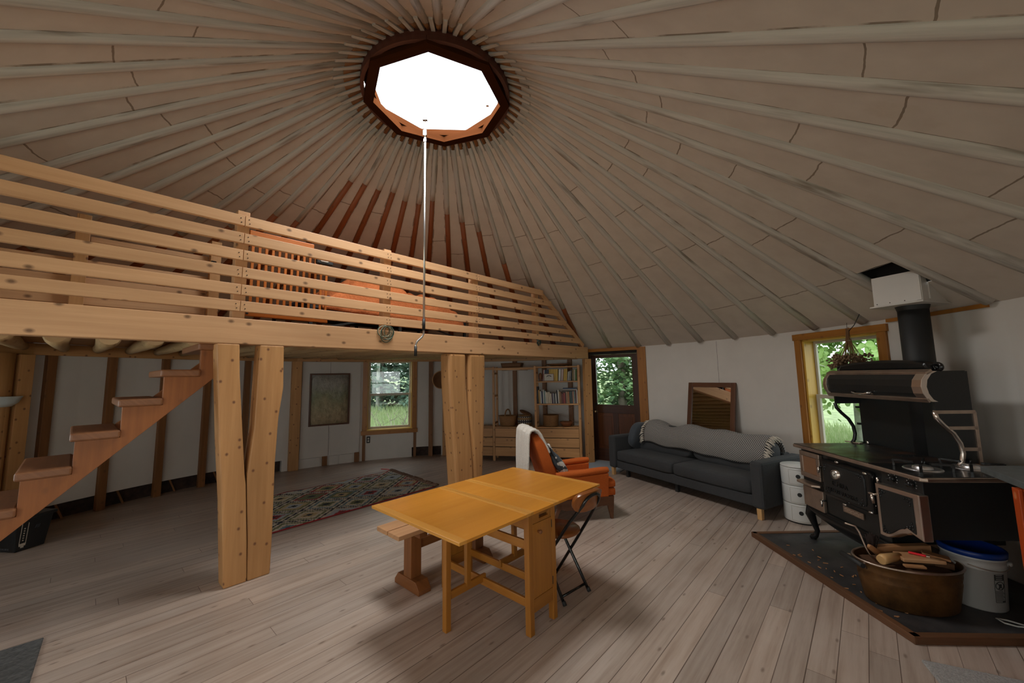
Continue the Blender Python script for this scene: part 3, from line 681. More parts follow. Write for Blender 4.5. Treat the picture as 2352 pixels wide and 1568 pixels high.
# windows and doors: x runs along the wall to the right as seen from inside, y outwards
def chord(a_hi, a_lo, r=RW):
    p, q = CW + e_(a_hi) * r, CW + e_(a_lo) * r; m_ = (p + q) / 2; d = q - p
    return m_, d.length, math.atan2(d.y, d.x)
def window(n, a_hi, a_lo, z0, z1, label, cas=0.09, sash_mat='vinyl', depth=0.12, apron=True, right_sash_only=False):
    m_, W, ang = chord(a_hi, a_lo); w_ = thing(f'window_{n}', label, 'window', (m_.x, m_.y, 0), ang, None, 'structure'); H_ = z1 - z0; zc = (z0 + z1) / 2
    for s in (-1, 1):
        mb = MB(); mb.box((s * (W / 2 + cas / 2), -0.022, zc + (0 if apron else 0)), (cas, 0.03, H_ + 0.0)); mb.build('side_casing', 'trim_wood', w_, bevel=0.003)
        mb = MB(); mb.box((s * (W / 2 - 0.012), depth / 2, zc), (0.024, depth + 0.02, H_)); mb.build('jamb', 'jamb_wood', w_, bevel=0.002)
    mb = MB(); mb.box((0, -0.026, z1 + 0.035), (W + 2 * cas + 0.03, 0.035, 0.075)); mb.build('head_casing', 'trim_wood', w_, bevel=0.003)
    mb = MB(); mb.box((0, depth / 2, z1 - 0.012), (W, depth + 0.02, 0.024)); mb.build('head_jamb', 'jamb_wood', w_, bevel=0.002)
    mb = MB(); mb.box((0, -0.035, z0 - 0.04), (W + 2 * cas + 0.03, 0.05, 0.08)); mb.build('sill_apron', 'trim_wood', w_, bevel=0.003)
    mb = MB(); mb.box((0, depth / 2 - 0.03, z0 + 0.01), (W, depth + 0.07, 0.022)); mb.build('sill', 'jamb_wood', w_, bevel=0.002)
    iw = W / 2 - 0.024; mid = z0 + H_ * 0.50; b0 = z0 + 0.02; t0 = z1 - 0.024
    for nm, za, zb, y, fr in (('upper_sash', mid - 0.02, t0, depth, 0.030), ('lower_sash', b0, mid + 0.025, depth - 0.03, 0.045)):
        mb = MB(); h_ = zb - za; c = (za + zb) / 2
        for s in (-1, 1): mb.box((s * (iw - fr / 2), y, c), (fr, 0.03, h_))
        mb.box((0, y, za + fr / 2), (2 * iw - 2 * fr, 0.03, fr)); mb.box((0, y, zb - fr / 2), (2 * iw - 2 * fr, 0.03, fr))
        s_ = mb.build(nm, sash_mat, w_, bevel=0.003)
        mb = MB(); mb.box((0, y, c), (2 * iw - 2 * fr + 0.01, 0.006, h_ - 2 * fr + 0.01)); mb.build('pane', 'window_glass', s_)
        if nm == 'lower_sash':
            mb = MB()
            for s in (-1, 1): mb.box((s * iw * 0.55, y - 0.005, zb + 0.006), (0.05, 0.03, 0.012))
            mb.build('sash_lock', 'chrome', s_)
    return w_
window(1, 115.7, 104.9, 0.575, 1.97, 'sash window with orange-brown casing under the loft')
window(2, 14.3, 3.4, 0.60, 1.985, 'tall sash window with orange-brown casing behind the stove', 0.085, 'sash_paint', 0.14)
window(3, 212, 196, 0.70, 1.90, 'window out of sight beside the stair foot')
window(4, 254, 238, 0.85, 1.95, 'added window out of sight behind the camera for fill light, at the stair side')  # this and the next two are invented openings that let fill light in
window(5, 278, 262, 0.85, 1.95, 'added window out of sight behind the camera for fill light, the middle one')
window(6, 302, 286, 0.85, 1.95, 'added window out of sight behind the camera for fill light, at the stove side')
m_, W, ang = chord(58.9, 46.6)
dr = thing('door_1', 'dark brown half-glazed entrance door right of the bookshelves', 'door', (m_.x, m_.y, 0), ang, None, 'structure')
mb = MB(); mb.box((W / 2 + 0.055, -0.02, 1.045), (0.15, 0.04, 2.09)); mb.build('side_casing', 'trim_wood', dr, bevel=0.003)
mb = MB(); mb.box((-W / 2 - 0.02, -0.02, 1.03), (0.05, 0.05, 2.06)); mb.build('side_casing', 'stud_wood', dr, bevel=0.003)
mb = MB(); mb.box((0.0, -0.02, 2.07), (W + 0.02, 0.04, 0.06)); mb.build('head_casing', 'trim_wood', dr, bevel=0.003)
mb = MB(); mb.box((0, 0.03, 2.015), (W, 0.08, 0.05)); mb.build('head_gap', 'dark_gap', dr)
for s in (-1, 1):
    mb = MB(); mb.box((s * (W / 2 - 0.02), 0.06, 1.0), (0.04, 0.16, 2.0)); mb.build('jamb', 'door_wood', dr, bevel=0.003)
dl = W / 2 - 0.045; gx0, gx1, gz0, gz1 = -W / 2 + 0.135, W / 2 - 0.135, 1.03, 1.925; y = 0.03
leaf = MB()
leaf.box(((gx0 - dl) / 2, y, 0.99), (dl + gx0, 0.045, 1.98)); leaf.box(((gx1 + dl) / 2, y, 0.99), (dl - gx1, 0.045, 1.98))
leaf.box(((gx0 + gx1) / 2, y, (gz1 + 1.98) / 2), (gx1 - gx0, 0.045, 1.98 - gz1), None, 0); leaf.box(((gx0 + gx1) / 2, y, 0.955), (gx1 - gx0, 0.045, 0.15), None, 0)
leaf.box(((gx0 + gx1) / 2, y, 0.11), (gx1 - gx0, 0.045, 0.22), None, 0); leaf.box(((gx0 + gx1) / 2, y, 0.55), (0.10, 0.045, 0.66), None, 2)
leaf_o = leaf.build('door_leaf', 'door_wood', dr, bevel=0.003)
for s in (-1, 1):
    hw = (gx1 - gx0) / 4 - 0.03; cx = (gx0 + gx1) / 2 + s * ((gx1 - gx0) / 4 + 0.02)
    mb = MB(); mb.box((cx, y + 0.004, 0.55), (hw * 2 + 0.03, 0.026, 0.67), None, 2); mb.box((cx, y - 0.012, 0.55), (hw * 2 - 0.07, 0.012, 0.55), None, 2); mb.build('door_panel', 'door_panel_wood', leaf_o, bevel=0.006)
mb = MB(); mb.box(((gx0 + gx1) / 2, y, (gz0 + gz1) / 2), (gx1 - gx0 + 0.01, 0.008, gz1 - gz0 + 0.01)); mb.build('pane', 'window_glass', leaf_o)
mb = MB()
for p, q in (((gx0, gz0), (gx1, gz0)), ((gx0, gz1), (gx1, gz1)), ((gx0, gz0), (gx0, gz1)), ((gx1, gz0), (gx1, gz1))): mb.bar((p[0], y - 0.024, p[1]), (q[0], y - 0.024, q[1]), 0.012, 0.012, (0, 1, 0))
mb.build('glazing_bead', 'door_wood', leaf_o)
mb = MB(); mb.lathe([(0, -0.062), (0.018, -0.060), (0.029, -0.045), (0.026, -0.028), (0.012, -0.02), (0.012, 0), (0.032, 0)], 20); kn = mb.build('door_knob', 'brass', leaf_o); kn.location = (-dl + 0.065, y - 0.022, 0.90); kn.rotation_euler = (R(-90), 0, 0)
mb = MB(); mb.box((-dl + 0.075, y - 0.03, 1.04), (0.055, 0.02, 0.06)); mb.build('deadbolt', 'black_matte', leaf_o, bevel=0.003)
# door mat and grey carpet outside light: grey mat inside the door
mb = MB(); mb.box((0, 0, 0.006), (0.75, 0.62, 0.012)); tag(mb.build('door_mat', 'carpet_mat', loc=(1.62, 7.05, 0), rotz=ang), 'grey-blue mat on the floor in front of the entrance door', 'mat')
# ------------------------------------------------------------------ loft, in a frame whose x runs along the beam and y away from the camera
LP = (-2.264, 3.188); LA = R(48.3)
def lthing(name, label, cat, s, d, z, group=None, kind=None):
    return thing(name, label, cat, (LP[0] + s * math.cos(LA) - d * math.sin(LA), LP[1] + s * math.sin(LA) + d * math.cos(LA), z), LA, group, kind)
LC = (1.26, -0.705)
def chord_d(s, r=4.50): return LC[1] + math.sqrt(max(0.0, r * r - (s - LC[0]) ** 2))
def zprism(mb, poly, y0, depth):      # poly in (s, z), grain upright
    return mb.prism([(z, s) for s, z in poly], (0, y0, 0), (0, 0, 1), (1, 0, 0), depth)
bm_ = lthing('loft_beam', 'long pale pine beam carrying the loft edge across the room', 'beam', 0, 0, 0, None, 'structure')
mb = MB(); mb.box((1.13, 0.05, 2.0125), (8.86, 0.10, 0.215)); mb.build('beam_timber', 'pine', bm_, bevel=0.006)
mb = MB(); mb.box((1.0, 0.125, 1.935), (8.4, 0.045, 0.05)); mb.build('backing_board', 'post_wood', bm_, bevel=0.003)
ft = lthing('forked_post', 'large forked timber post under the loft beam beside the stair', 'post', 0.0, 0.0, 0, None, 'structure')
mb = MB(); zprism(mb, [(-0.004, 0), (0.153, 0), (0.140, 0.30), (0.112, 0.76), (0.100, 0.84), (0.058, 1.30), (0.026, 1.66), (0.014, 1.905), (-0.142, 1.905), (-0.088, 1.13), (-0.044, 0.65)][::-1], 0.0, 0.15); mb.build('limb', 'post_wood', ft, bevel=0.010)
mb = MB(); zprism(mb, [(0.156, 0), (0.318, 0), (0.322, 0.36), (0.318, 0.90), (0.329, 1.28), (0.357, 1.53), (0.347, 1.905), (0.160, 1.905), (0.155, 1.72), (0.147, 1.21), (0.117, 0.84), (0.119, 0.76), (0.146, 0.30)][::-1], 0.0, 0.15); mb.build('limb', 'post_wood', ft, bevel=0.010)
ft = lthing('forked_post', 'stout forked timber post under the loft beam in front of the shelving', 'post', 0.0, 0.0, 0, None, 'structure')
mb = MB(); zprism(mb, [(2.355, 0), (2.650, 0), (2.616, 0.45), (2.580, 0.83), (2.548, 1.14), (2.508, 1.54), (2.503, 1.905), (2.223, 1.905), (2.232, 1.54), (2.278, 0.955), (2.311, 0.645), (2.335, 0.33)][::-1], 0.0, 0.20); mb.build('limb', 'post_wood', ft, bevel=0.035)
mb = MB(); zprism(mb, [(2.652, 0), (2.775, 0), (2.787, 0.32), (2.811, 0.71), (2.838, 1.15), (2.854, 1.905), (2.557, 1.905), (2.548, 1.17), (2.594, 0.81), (2.628, 0.47)][::-1], 0.0, 0.20); mb.build('limb', 'post_wood', ft, bevel=0.035)
mb = MB(); mb.bar((0, 0, 0), (0, 0, 1.90), 0.11, 0.13, (1, 0, 0))
dp_ = mb.build('door_post', 'post_wood', bevel=0.005, loc=(1.40, 7.34, 0), rotz=R(20)); tag(dp_, 'pale square post under the right end of the loft beam', 'post', None, 'structure')
# loft floor
def loft_poly(s0, s1, d0):
    ps = [(s0, d0), (s1, d0)]; n = 18
    for i in range(n + 1):
        s = s1 + (s0 - s1) * i / n; ps.append((s, max(d0 + 0.001, chord_d(s))))
    return ps
lf = lthing('loft_floor', 'plank floor of the sleeping loft', 'floor', 0, 0, 2.068, None, 'structure')
mb = MB(); mb.prism(loft_poly(0.02, 5.6, 0.10), (0, 0, 0), (1, 0, 0), (0, 1, 0), 0.035); mb.prism(loft_poly(-2.9, 0.02, 0.95), (0, 0, 0), (1, 0, 0), (0, 1, 0), 0.035); mb.build('planks', 'post_wood', lf)
i = 0; s = -1.86
while s < 5.45:
    d0 = 0.93 if s < 0.0 else 0.15; d1 = chord_d(s, 4.48)
    if d1 - d0 > 0.4:
        i += 1; rr = random.Random(i); r = rr.uniform(0.060, 0.070); j = lthing('joist_log', f'round peeled log joist under the loft, {ORD[i - 1]} from the left', 'joist', s, d0, 1.985, 'log joists under the loft', 'structure')
        mb = MB(); n = 6
        pts = [Vector((rr.uniform(-0.008, 0.008), (d1 - d0) * k / n, 0)) for k in range(n + 1)]; r = 0.079 * rr.uniform(0.93, 1.04); rs = [(r + (0.045 - r) * k / n) * rr.uniform(0.97, 1.03) for k in range(n + 1)]; pts = [p + Vector((0, 0, 0.080 - q)) for p, q in zip(pts, rs)]
        if s < 0: pts.insert(1, Vector((0, 0.06, pts[0].z))); rs.insert(1, r * 0.97); rs[0] = r * 0.82; pts[0].z += 0.008
        mb.tube(pts, rs, 14); mb.build('log', 'log_wood', j)
    s += 0.288
# railing
rl = lthing('loft_railing', 'pine railing of six level boards along the loft edge', 'railing', 0, 0, 0)
def rail(s0, s1, z, y=0.018, h=0.09, par=None):
    mb = MB(); mb.box(((s0 + s1) / 2, y, z), (s1 - s0, 0.036, h)); return mb.build('rail_board', 'pine', par or rl, bevel=0.004)
for k, zt in enumerate((3.006, 2.852, 2.705, 2.556, 2.408, 2.268)):
    z = zt - 0.045; e = 4.15 + (3.0 - z) * 1.494 - 0.01
    rail(-2.6, 0.0, z); rail(0.003, 2.72, z); rail(2.723, e, z)
for s, zt, wd in ((0.0, 3.055, 0.09), (1.37, 3.04, 0.088), (2.705, 3.02, 0.10), (4.07, 2.99, 0.075)):
    mb = MB(); mb.box((s, 0.082, (2.12 + zt) / 2), (wd, 0.09, zt - 2.12)); mb.build('post', 'pine', rl, bevel=0.004)
mb = MB(); mb.bar((4.14, 0.06, 3.0), (5.48, 0.06, 2.14), 0.04, 0.085, (0, 0, 1)); mb.build('raking_board', 'pine', rl, bevel=0.003)
mb = MB()
for zt in (3.006, 2.852, 2.705, 2.556, 2.408, 2.268):
    for s in (-0.03, 0.03, 1.35, 1.385, 2.69, 2.74):
        mb.tube([(s, 0.001, zt - 0.03), (s, -0.003, zt - 0.03)], 0.0045, 6); mb.tube([(s + 0.006, 0.001, zt - 0.065), (s + 0.006, -0.003, zt - 0.065)], 0.0045, 6)
mb.build('screw', 'knot_hole', rl)
r2 = lthing('stairwell_railing', 'pine railing around the stair opening behind the loft railing', 'railing', 0, 0.93, 0)
for s, zt in ((-0.915, 3.01), (-0.015, 3.0)):
    mb = MB(); mb.box((s, 0.03, (2.104 + zt) / 2), (0.085, 0.085, zt - 2.104)); mb.build('post', 'post_wood', r2, bevel=0.004)
for z, s0 in ((2.83, -0.87), (2.605, -2.3), (2.455, -2.3), (2.30, -2.3)):
    rail(s0, -0.06, z, 0.09, 0.08 if z < 2.8 else 0.045, r2)
tg = lthing('spring_clamp', 'small black clamp on the inner stairwell post', 'clamp', -0.035, 0.92, 2.78)
mb = MB(); mb.box((0, 0, 0), (0.045, 0.05, 0.03)); mb.tube([(0.0, -0.03, -0.012), (0.02, -0.03, -0.02)], 0.018, 10); mb.build('clamp_body', 'black_gloss', tg, bevel=0.006)
# stair
st_ = lthing('staircase', 'open brown plank stair rising to the loft behind the beam', 'stair', 0, 0.12, 0)
tops = [1.91 - 0.213 * k for k in range(9)]; lefts = [-0.235 - 0.213 * k for k in range(9)]
for y0 in (0.03, 0.66):
    poly = [(-1.79, 0.0), (0.03, 1.77), (0.03, 2.02)]
    for k in range(9 if y0 < 0.1 else 0):
        zt = tops[k] - 0.055; sl = lefts[k] + 0.025; poly += [(lefts[k] + 0.238, zt), (sl, zt)]
    poly += [(-2.0, 0.0)] if y0 < 0.1 else [(-0.02, 1.86), (-1.93, 0.0)]
    mb = MB(); zprism(mb, poly[::-1], y0, 0.05); mb.build('stringer', 'stringer_wood', st_, bevel=0.002)
for k in range(9):
    mb = MB(); mb.box((lefts[k] + 0.119, 0.37, tops[k] - 0.0275), (0.238, 0.74, 0.055), None, 1); mb.build('tread', 'tread_wood', st_, bevel=0.012)
# things on and behind the loft
cr = lthing('crib_side', 'orange-stained slatted bed side panel standing behind the railing', 'bed panel', 0.15, 0.45, 2.075)
mb = MB(); mb.box((0.29, 0, 0.935), (0.59, 0.03, 0.062)); mb.build('top_rail', 'crib_wood', cr, bevel=0.006)
mb = MB(); mb.box((0.37, 0, 0.16), (0.76, 0.03, 0.055)); mb.build('bottom_rail', 'crib_wood', cr, bevel=0.006)
for k in range(13):
    x = 0.03 + k * 0.058; zt = 0.91 if x < 0.57 else 0.86
    mb = MB(); mb.box((x, 0, (0.18 + zt) / 2), (0.024, 0.014, zt - 0.18)); mb.build('slat', 'crib_wood', cr, bevel=0.003)
mb = MB(); mb.box((0.005, -0.02, 0.16), (0.022, 0.012, 0.022)); mb.build('bolt', 'black_matte', cr, bevel=0.003)
wk = lthing('work_light', 'small black lamp with pale lens wedged above the slatted panel', 'lamp', 0.79, 0.30, 2.845)
mb = MB(); mb.box((0, 0, 0), (0.17, 0.05, 0.095)); mb.build('case', 'black_matte', wk, bevel=0.012)
mb = MB(); mb.cushion((-0.01, -0.026, 0), (0.09, 0.012, 0.05), 0.5, 0.5); mb.build('lens', 'paper', wk)
bd = lthing('bed', 'black metal platform bed on the loft behind the railing', 'bed', 1.95, 1.30, 2.104)
bl, bw, bh = 2.30, 1.25, 0.33
for sx in (-1, 0, 1):
    for sy in (-1, 1):
        mb = MB(); mb.box((sx * (bl / 2 - 0.02), sy * (bw / 2 - 0.02), bh / 2), (0.035, 0.035, bh)); mb.build('leg', 'black_matte', bd)
mb = MB()
for sy in (-1, 1): mb.box((0, sy * (bw / 2 - 0.02), bh - 0.015), (bl, 0.03, 0.03))
for sx in (-1, 0, 1): mb.box((sx * (bl / 2 - 0.02), 0, bh - 0.015), (0.03, bw, 0.03))
mb.bar((-bl / 2, -bw / 2 + 0.03, 0.05), (-0.1, -bw / 2 + 0.03, bh - 0.03), 0.02, 0.02); mb.bar((0.1, -bw / 2 + 0.03, bh - 0.03), (bl / 2, -bw / 2 + 0.03, 0.05), 0.02, 0.02); mb.build('side_frame', 'black_matte', bd)
for k in range(11):
    mb = MB(); mb.box((0, -bw / 2 + 0.08 + k * (bw - 0.16) / 10, bh - 0.005), (bl - 0.04, 0.03, 0.012)); mb.build('bed_slat', 'black_matte', bd)
mt = lthing('mattress', 'navy mattress on the black loft bed under the orange comforter', 'mattress', 1.95, 1.30, 2.449)
mb = MB(); mb.cushion((0, 0, 0.06), (2.2, 1.2, 0.14), 0.25, 0.12, nu=40); mb.build('mattress_body', 'navy_cloth', mt)
cf = lthing('comforter', 'rumpled orange comforter heaped on the loft bed', 'blanket', 1.95, 1.30, 2.55)
rnd = random.Random(11)
wv = [(rnd.uniform(2, 9), rnd.uniform(2, 9), rnd.uniform(0, 6), rnd.uniform(0.008, 0.02)) for _ in range(10)]
def cfn(u, v):
    x = -1.02 + 2.12 * u; y = -0.60 + 1.10 * v
    h = 0.10 + 0.27 * math.exp(-((x + 0.30) / 0.45) ** 2 - ((y + 0.1) / 0.5) ** 2) + 0.12 * math.exp(-((x - 0.45) / 0.6) ** 2 - ((y + 0.05) / 0.5) ** 2)
    h += sum(a * math.sin(kx * x * 2.2 + ky * y * 2.2 + p) for kx, ky, p, a in wv)
    h += 0.012 * math.sin(42 * x + 14 * y + 3 * math.sin(6 * y)) + 0.008 * math.sin(25 * x - 40 * y)
    e = min(u, 1 - u, v, 1 - v)
    if e < 0.12: h = h - (0.12 - e) / 0.12 * (h + (0.10 if v < 0.3 else 0.03))
    if v < 0.12: y = -0.60 - 0.05 + (v / 0.12) * 0.05; h -= 0.10 * (1 - v / 0.12) * (0.5 + 0.9 * u)
    return (x, y, h)
mb = MB(); mb.grid(cfn, 80, 50); mb.build('comforter_cloth', 'comforter', cf, solid=0.02)
def coil(name, label, s, z, mats, sc, seed, y=-0.012):
    c = lthing(name, label, 'cord', s, y, z); rnd = random.Random(seed)
    for k, (mn, cnt) in enumerate(mats):
        for _ in range(cnt):
            w_ = rnd.uniform(0.04, 0.075) * sc; h_ = rnd.uniform(0.10, 0.17) * sc; ox = rnd.uniform(-0.03, 0.03) * sc; oy = rnd.uniform(-0.022, 0.004)
            mb = MB(); mb.tube([(ox + w_ * math.sin(t), oy - 0.010 * math.cos(t), -h_ / 2 + h_ / 2 * math.cos(t)) for t in [2 * PI * q / 18 for q in range(19)]], 0.0032, 6, False); mb.build('loop', mn, c)
    mb = MB(); mb.tube([(0, 0.0, 0.0), (0.0, 0.05, 0.02)], 0.008, 8); mb.build('hook', 'black_matte', c)
coil('cord_coil', 'coil of dark and pale string lights hanging over the loft beam', 1.335, 2.165, (('rope_green', 6), ('rope_pale', 5)), 1.1, 3)
coil('cord_coil', 'small dark coil of cord on the beam near its right end', 4.02, 2.165, (('rope_green', 6), ('black_matte', 3)), 0.55, 4)
# crank pole
ck = thing('crank_pole', 'long silver skylight crank pole hanging in front of the loft', 'pole', (-0.93, 4.06, 0))
mb = MB(); mb.tube([(0, 0, 4.26), (0, 0, 2.18)], 0.0115, 12); mb.build('shaft', 'alu', ck)
mb = MB(); mb.tube([(0, 0, 2.22), (0, 0, 2.10)], 0.0165, 12); mb.build('collar_grip', 'black_matte', ck)
mb = MB(); mb.tube([(0, 0, 2.11), (0, 0, 2.065), (-0.012, -0.012, 2.03), (-0.055, -0.06, 1.975), (-0.066, -0.072, 1.94), (-0.066, -0.072, 1.90)], 0.010, 10); mb.build('crank_bend', 'alu', ck)
mb = MB(); mb.tube([(-0.066, -0.072, 1.925), (-0.066, -0.072, 1.825)], 0.0155, 12); mb.build('handle_grip', 'black_matte', ck)
mb = MB(); mb.tube([(0, 0, 4.25), (0, 0, 4.46)], 0.008, 8); mb.box((0, 0, 4.475), (0.055, 0.03, 0.022)); mb.box((0, 0, 4.31), (0.035, 0.035, 0.06)); mb.box((0, 0, 4.22), (0.03, 0.03, 0.03)); mb.build('hook_fitting', 'chrome', ck)
# ------------------------------------------------------------------ table group
TA = R(47.5)
tb = thing('dropleaf_table', 'orange-varnished gateleg table with both leaves raised', 'table', (-0.151, 2.969, 0), TA)
def leafpart(x0, x1, bands, nm):
    mb = MB(); e0 = x0 + bands[0]; e1 = x1 - bands[1]
    mb.box(((e0 + e1) / 2, 0, 0.731), (e1 - e0, 0.928, 0.018), None, 0); o = mb.build(nm, 'table_wood', tb, bevel=0.002)
    for xa, xb in ((x0, e0), (e1, x1)):
        if xb - xa > 0.001:
            m2 = MB(); m2.box(((xa + xb) / 2, 0, 0.7312), (xb - xa, 0.928, 0.0184), None, 1); m2.build('edge_band', 'table_edge', o, bevel=0.002)
leafpart(-0.718, -0.142, (0.052, 0.032), 'leaf'); leafpart(-0.139, 0.139, (0.034, 0.034), 'center_top'); leafpart(0.142, 0.718, (0.032, 0.052), 'leaf')
for sx in (-1, 1):
    for sy in (-1, 1):
        mb = MB(); mb.box((sx * 0.119, sy * 0.425, 0.361), (0.042, 0.042, 0.722), None, 2); mb.build('leg', 'table_leg', tb, bevel=0.003)
    for z, h in ((0.672, 0.09), (0.53, 0.055), (0.185, 0.05)):
        mb = MB(); mb.box((sx * 0.121, 0, z), (0.02, 0.81, h)); mb.build('stretcher', 'table_leg', tb, bevel=0.002)
for sy in (-1, 1):
    dw = MB(); y = sy * 0.436      # drawer front with a slot handle
    dw.box((-0.065, y, 0.688), (0.066, 0.018, 0.064), None, 0); dw.box((0.083, y, 0.688), (0.030, 0.018, 0.064), None, 0); dw.box((0.018, y, 0.709), (0.1, 0.018, 0.022), None, 0); dw.box((0.018, y, 0.666), (0.1, 0.018, 0.020), None, 0)
    dw.build('drawer_front', 'table_leg', tb, bevel=0.002)
    mb = MB(); mb.box((0, y, 0.43), (0.194, 0.018, 0.446), None, 2); dd = mb.build('door', 'table_leg', tb, bevel=0.002)
    kb = MB(); kb.lathe([(0, 0.028), (0.011, 0.027), (0.0135, 0.02), (0.008, 0.008), (0.008, 0)], 16); k_ = kb.build('knob', 'bench_wood', dd); k_.location = (-0.045, y + sy * 0.009, 0.60); k_.rotation_euler = (R(-90) * sy, 0, 0)
    hb = MB(); hb.box((0.098, y + sy * 0.004, 0.61), (0.006, 0.014, 0.05)); hb.box((0.098, y + sy * 0.004, 0.25), (0.006, 0.014, 0.05)); hb.build('hinge', 'black_iron', dd)
    mb = MB(); mb.box((0, y, 0.165), (0.194, 0.018, 0.08), None, 0); mb.build('bottom_rail', 'table_leg', tb, bevel=0.002)
for sx, gy in ((-1, 0.0), (1, 0.05)):
    g = MB(); g.box((sx * 0.438, gy, 0.36), (0.040, 0.040, 0.72), None, 2); lg = g.build('gate_leg', 'table_leg', tb, bevel=0.003)
    g = MB(); g.box((sx * 0.262, gy, 0.46), (0.036, 0.030, 0.50), None, 2); g.build('gate_stile', 'table_leg', lg, bevel=0.002)
    for z in (0.205, 0.685):
        g = MB(); g.box((sx * 0.27, gy, z), (0.34, 0.020, 0.048), None, 0); g.build('gate_rail', 'table_leg', lg, bevel=0.002)
bn = thing('bench', 'low two-board wooden bench behind the table', 'bench', (-0.151 - 0.63 * math.sin(TA), 2.969 + 0.63 * math.cos(TA), 0), TA)
for y in (-0.081, 0.081):
    mb = MB(); mb.box((0.03, y, 0.452), (1.06, 0.150, 0.034)); mb.build('seat_board', 'bench_top_wood', bn, bevel=0.004)
for x in (-0.28, 0.38):
    mb = MB(); mb.box((x, 0, 0.25), (0.095, 0.10, 0.37), None, 2); mb.build('leg', 'bench_wood', bn, bevel=0.004)
    mb = MB(); mb.prism([(-0.165, 0), (0.165, 0), (0.165, 0.03), (0.12, 0.085), (-0.12, 0.085), (-0.165, 0.03)], (x - 0.055, 0, 0), (0, 1, 0), (0, 0, 1), 0.11); mb.build('foot', 'bench_wood', bn, bevel=0.004)
    mb = MB(); mb.box((x, 0, 0.415), (0.07, 0.29, 0.04), None, 1); mb.build('cross_bearer', 'bench_wood', bn, bevel=0.004)
mb = MB(); mb.box((0.05, 0, 0.30), (0.56, 0.03, 0.07)); mb.build('stretcher', 'bench_wood', bn, bevel=0.003)
fc = thing('folding_chair', 'small folding chair with round wood seat tucked under the table', 'chair', (0.438, 2.987, 0), R(41.3))
for s in (-1, 1):
    mb = MB(); mb.tube([(s * 0.136, 0, 0.0), (s * 0.132, 0.10, 0.15), (s * 0.125, 0.27, 0.40), (s * 0.12, 0.29, 0.425)], 0.0115, 10); mb.build('leg', 'black_gloss', fc)
    mb = MB(); mb.tube([(s * 0.136, -0.003, -0.0), (s * 0.1352, 0.012, 0.025)], 0.0145, 10); mb.build('foot_cap', 'black_matte', fc)
mb = MB(); mb.tube([(-0.135, 0.03, 0.045), (0.135, 0.03, 0.045)], 0.009, 8); mb.build('crossbar', 'black_gloss', fc)
pts = [(-0.145, 0.34, 0.01), (-0.14, 0.10, 0.35), (-0.125, -0.05, 0.56), (-0.10, -0.125, 0.66)]
loop = [(0.088 * math.cos(t) , -0.155 - 0.03 * math.sin(t), 0.70 + 0.062 * math.sin(t)) for t in [PI - PI * k / 10 for k in range(11)]]
pts2 = pts + loop + [(-p[0], p[1], p[2]) for p in reversed(pts)]
mb = MB(); mb.tube(pts2, 0.0115, 10); mb.build('back_frame', 'black_gloss', fc)
mb = MB(); mb.tube([(-0.143, 0.32, 0.04), (0.143, 0.32, 0.04)], 0.009, 8); mb.build('crossbar', 'black_gloss', fc)
mb = MB(); mb.lathe([(0, 0.0), (0.155, 0.0), (0.168, 0.008), (0.168, 0.022), (0.155, 0.032), (0, 0.030)], 40, (0, 0.17, 0.42)); mb.build('seat', 'chair_wood', fc)
def brest(u, v):
    an = 2 * PI * u; x = 0.150 * math.copysign(abs(math.cos(an)) ** 0.7, math.cos(an)) * v; z = 0.070 * math.copysign(abs(math.sin(an)) ** 0.7, math.sin(an)) * v
    return (x, -0.150 - 0.3 * z + 1.6 * x * x, 0.715 + z)
mb = MB(); mb.grid(brest, 40, 6); mb.build('backrest', 'chair_wood', fc, solid=0.030, bevel=0.006)
# rug
rg_ = thing('kilim_rug', 'woven rug with a diamond pattern and fringed end behind the large post', 'rug', (-2.646, 4.153, 0), R(50.0))
RL, RWD = 2.30, 1.45
mb = MB()
def rfn(u, v):
    x = RL * u + 0.15 * v * u; y = v * RWD
    z = 0.006 + 0.003 * math.sin(9 * u + 3 * v) * math.sin(7 * v) + (0.02 * math.exp(-((v - 1.0) / 0.04) ** 2 - ((u - 0.33) / 0.06) ** 2))
    return (x, y, z)
mb.grid(rfn, 60, 36, uvs=(RL, RWD)); mb.build('rug_cloth', 'kilim', rg_, solid=0.008)
mb = MB(); rnd = random.Random(5)
for k in range(64):
    p = rfn(1.0, (k + 0.5) / 64); L = rnd.uniform(0.05, 0.10); d = rnd.uniform(-0.03, 0.03)
    mb.tube([(p[0] - 0.01, p[1], 0.010), (p[0] + L * 0.5, p[1] + d * 0.5, 0.018 + rnd.uniform(0, 0.012)), (p[0] + L, p[1] + d, 0.007)], [0.007, 0.010, 0.006], 5)
tag(mb.build('fringe', 'rug_tassel', rg_), None, None, None, 'stuff')
mb = MB(); p = rfn(1, 1); mb.tube([(p[0], p[1] - 0.02, 0.012), (p[0] + 0.05, p[1] + 0.10, 0.006), (p[0] - 0.02, p[1] + 0.22, 0.006)], 0.006, 6); mb.build('loose_tassel', 'red_plastic', rg_)

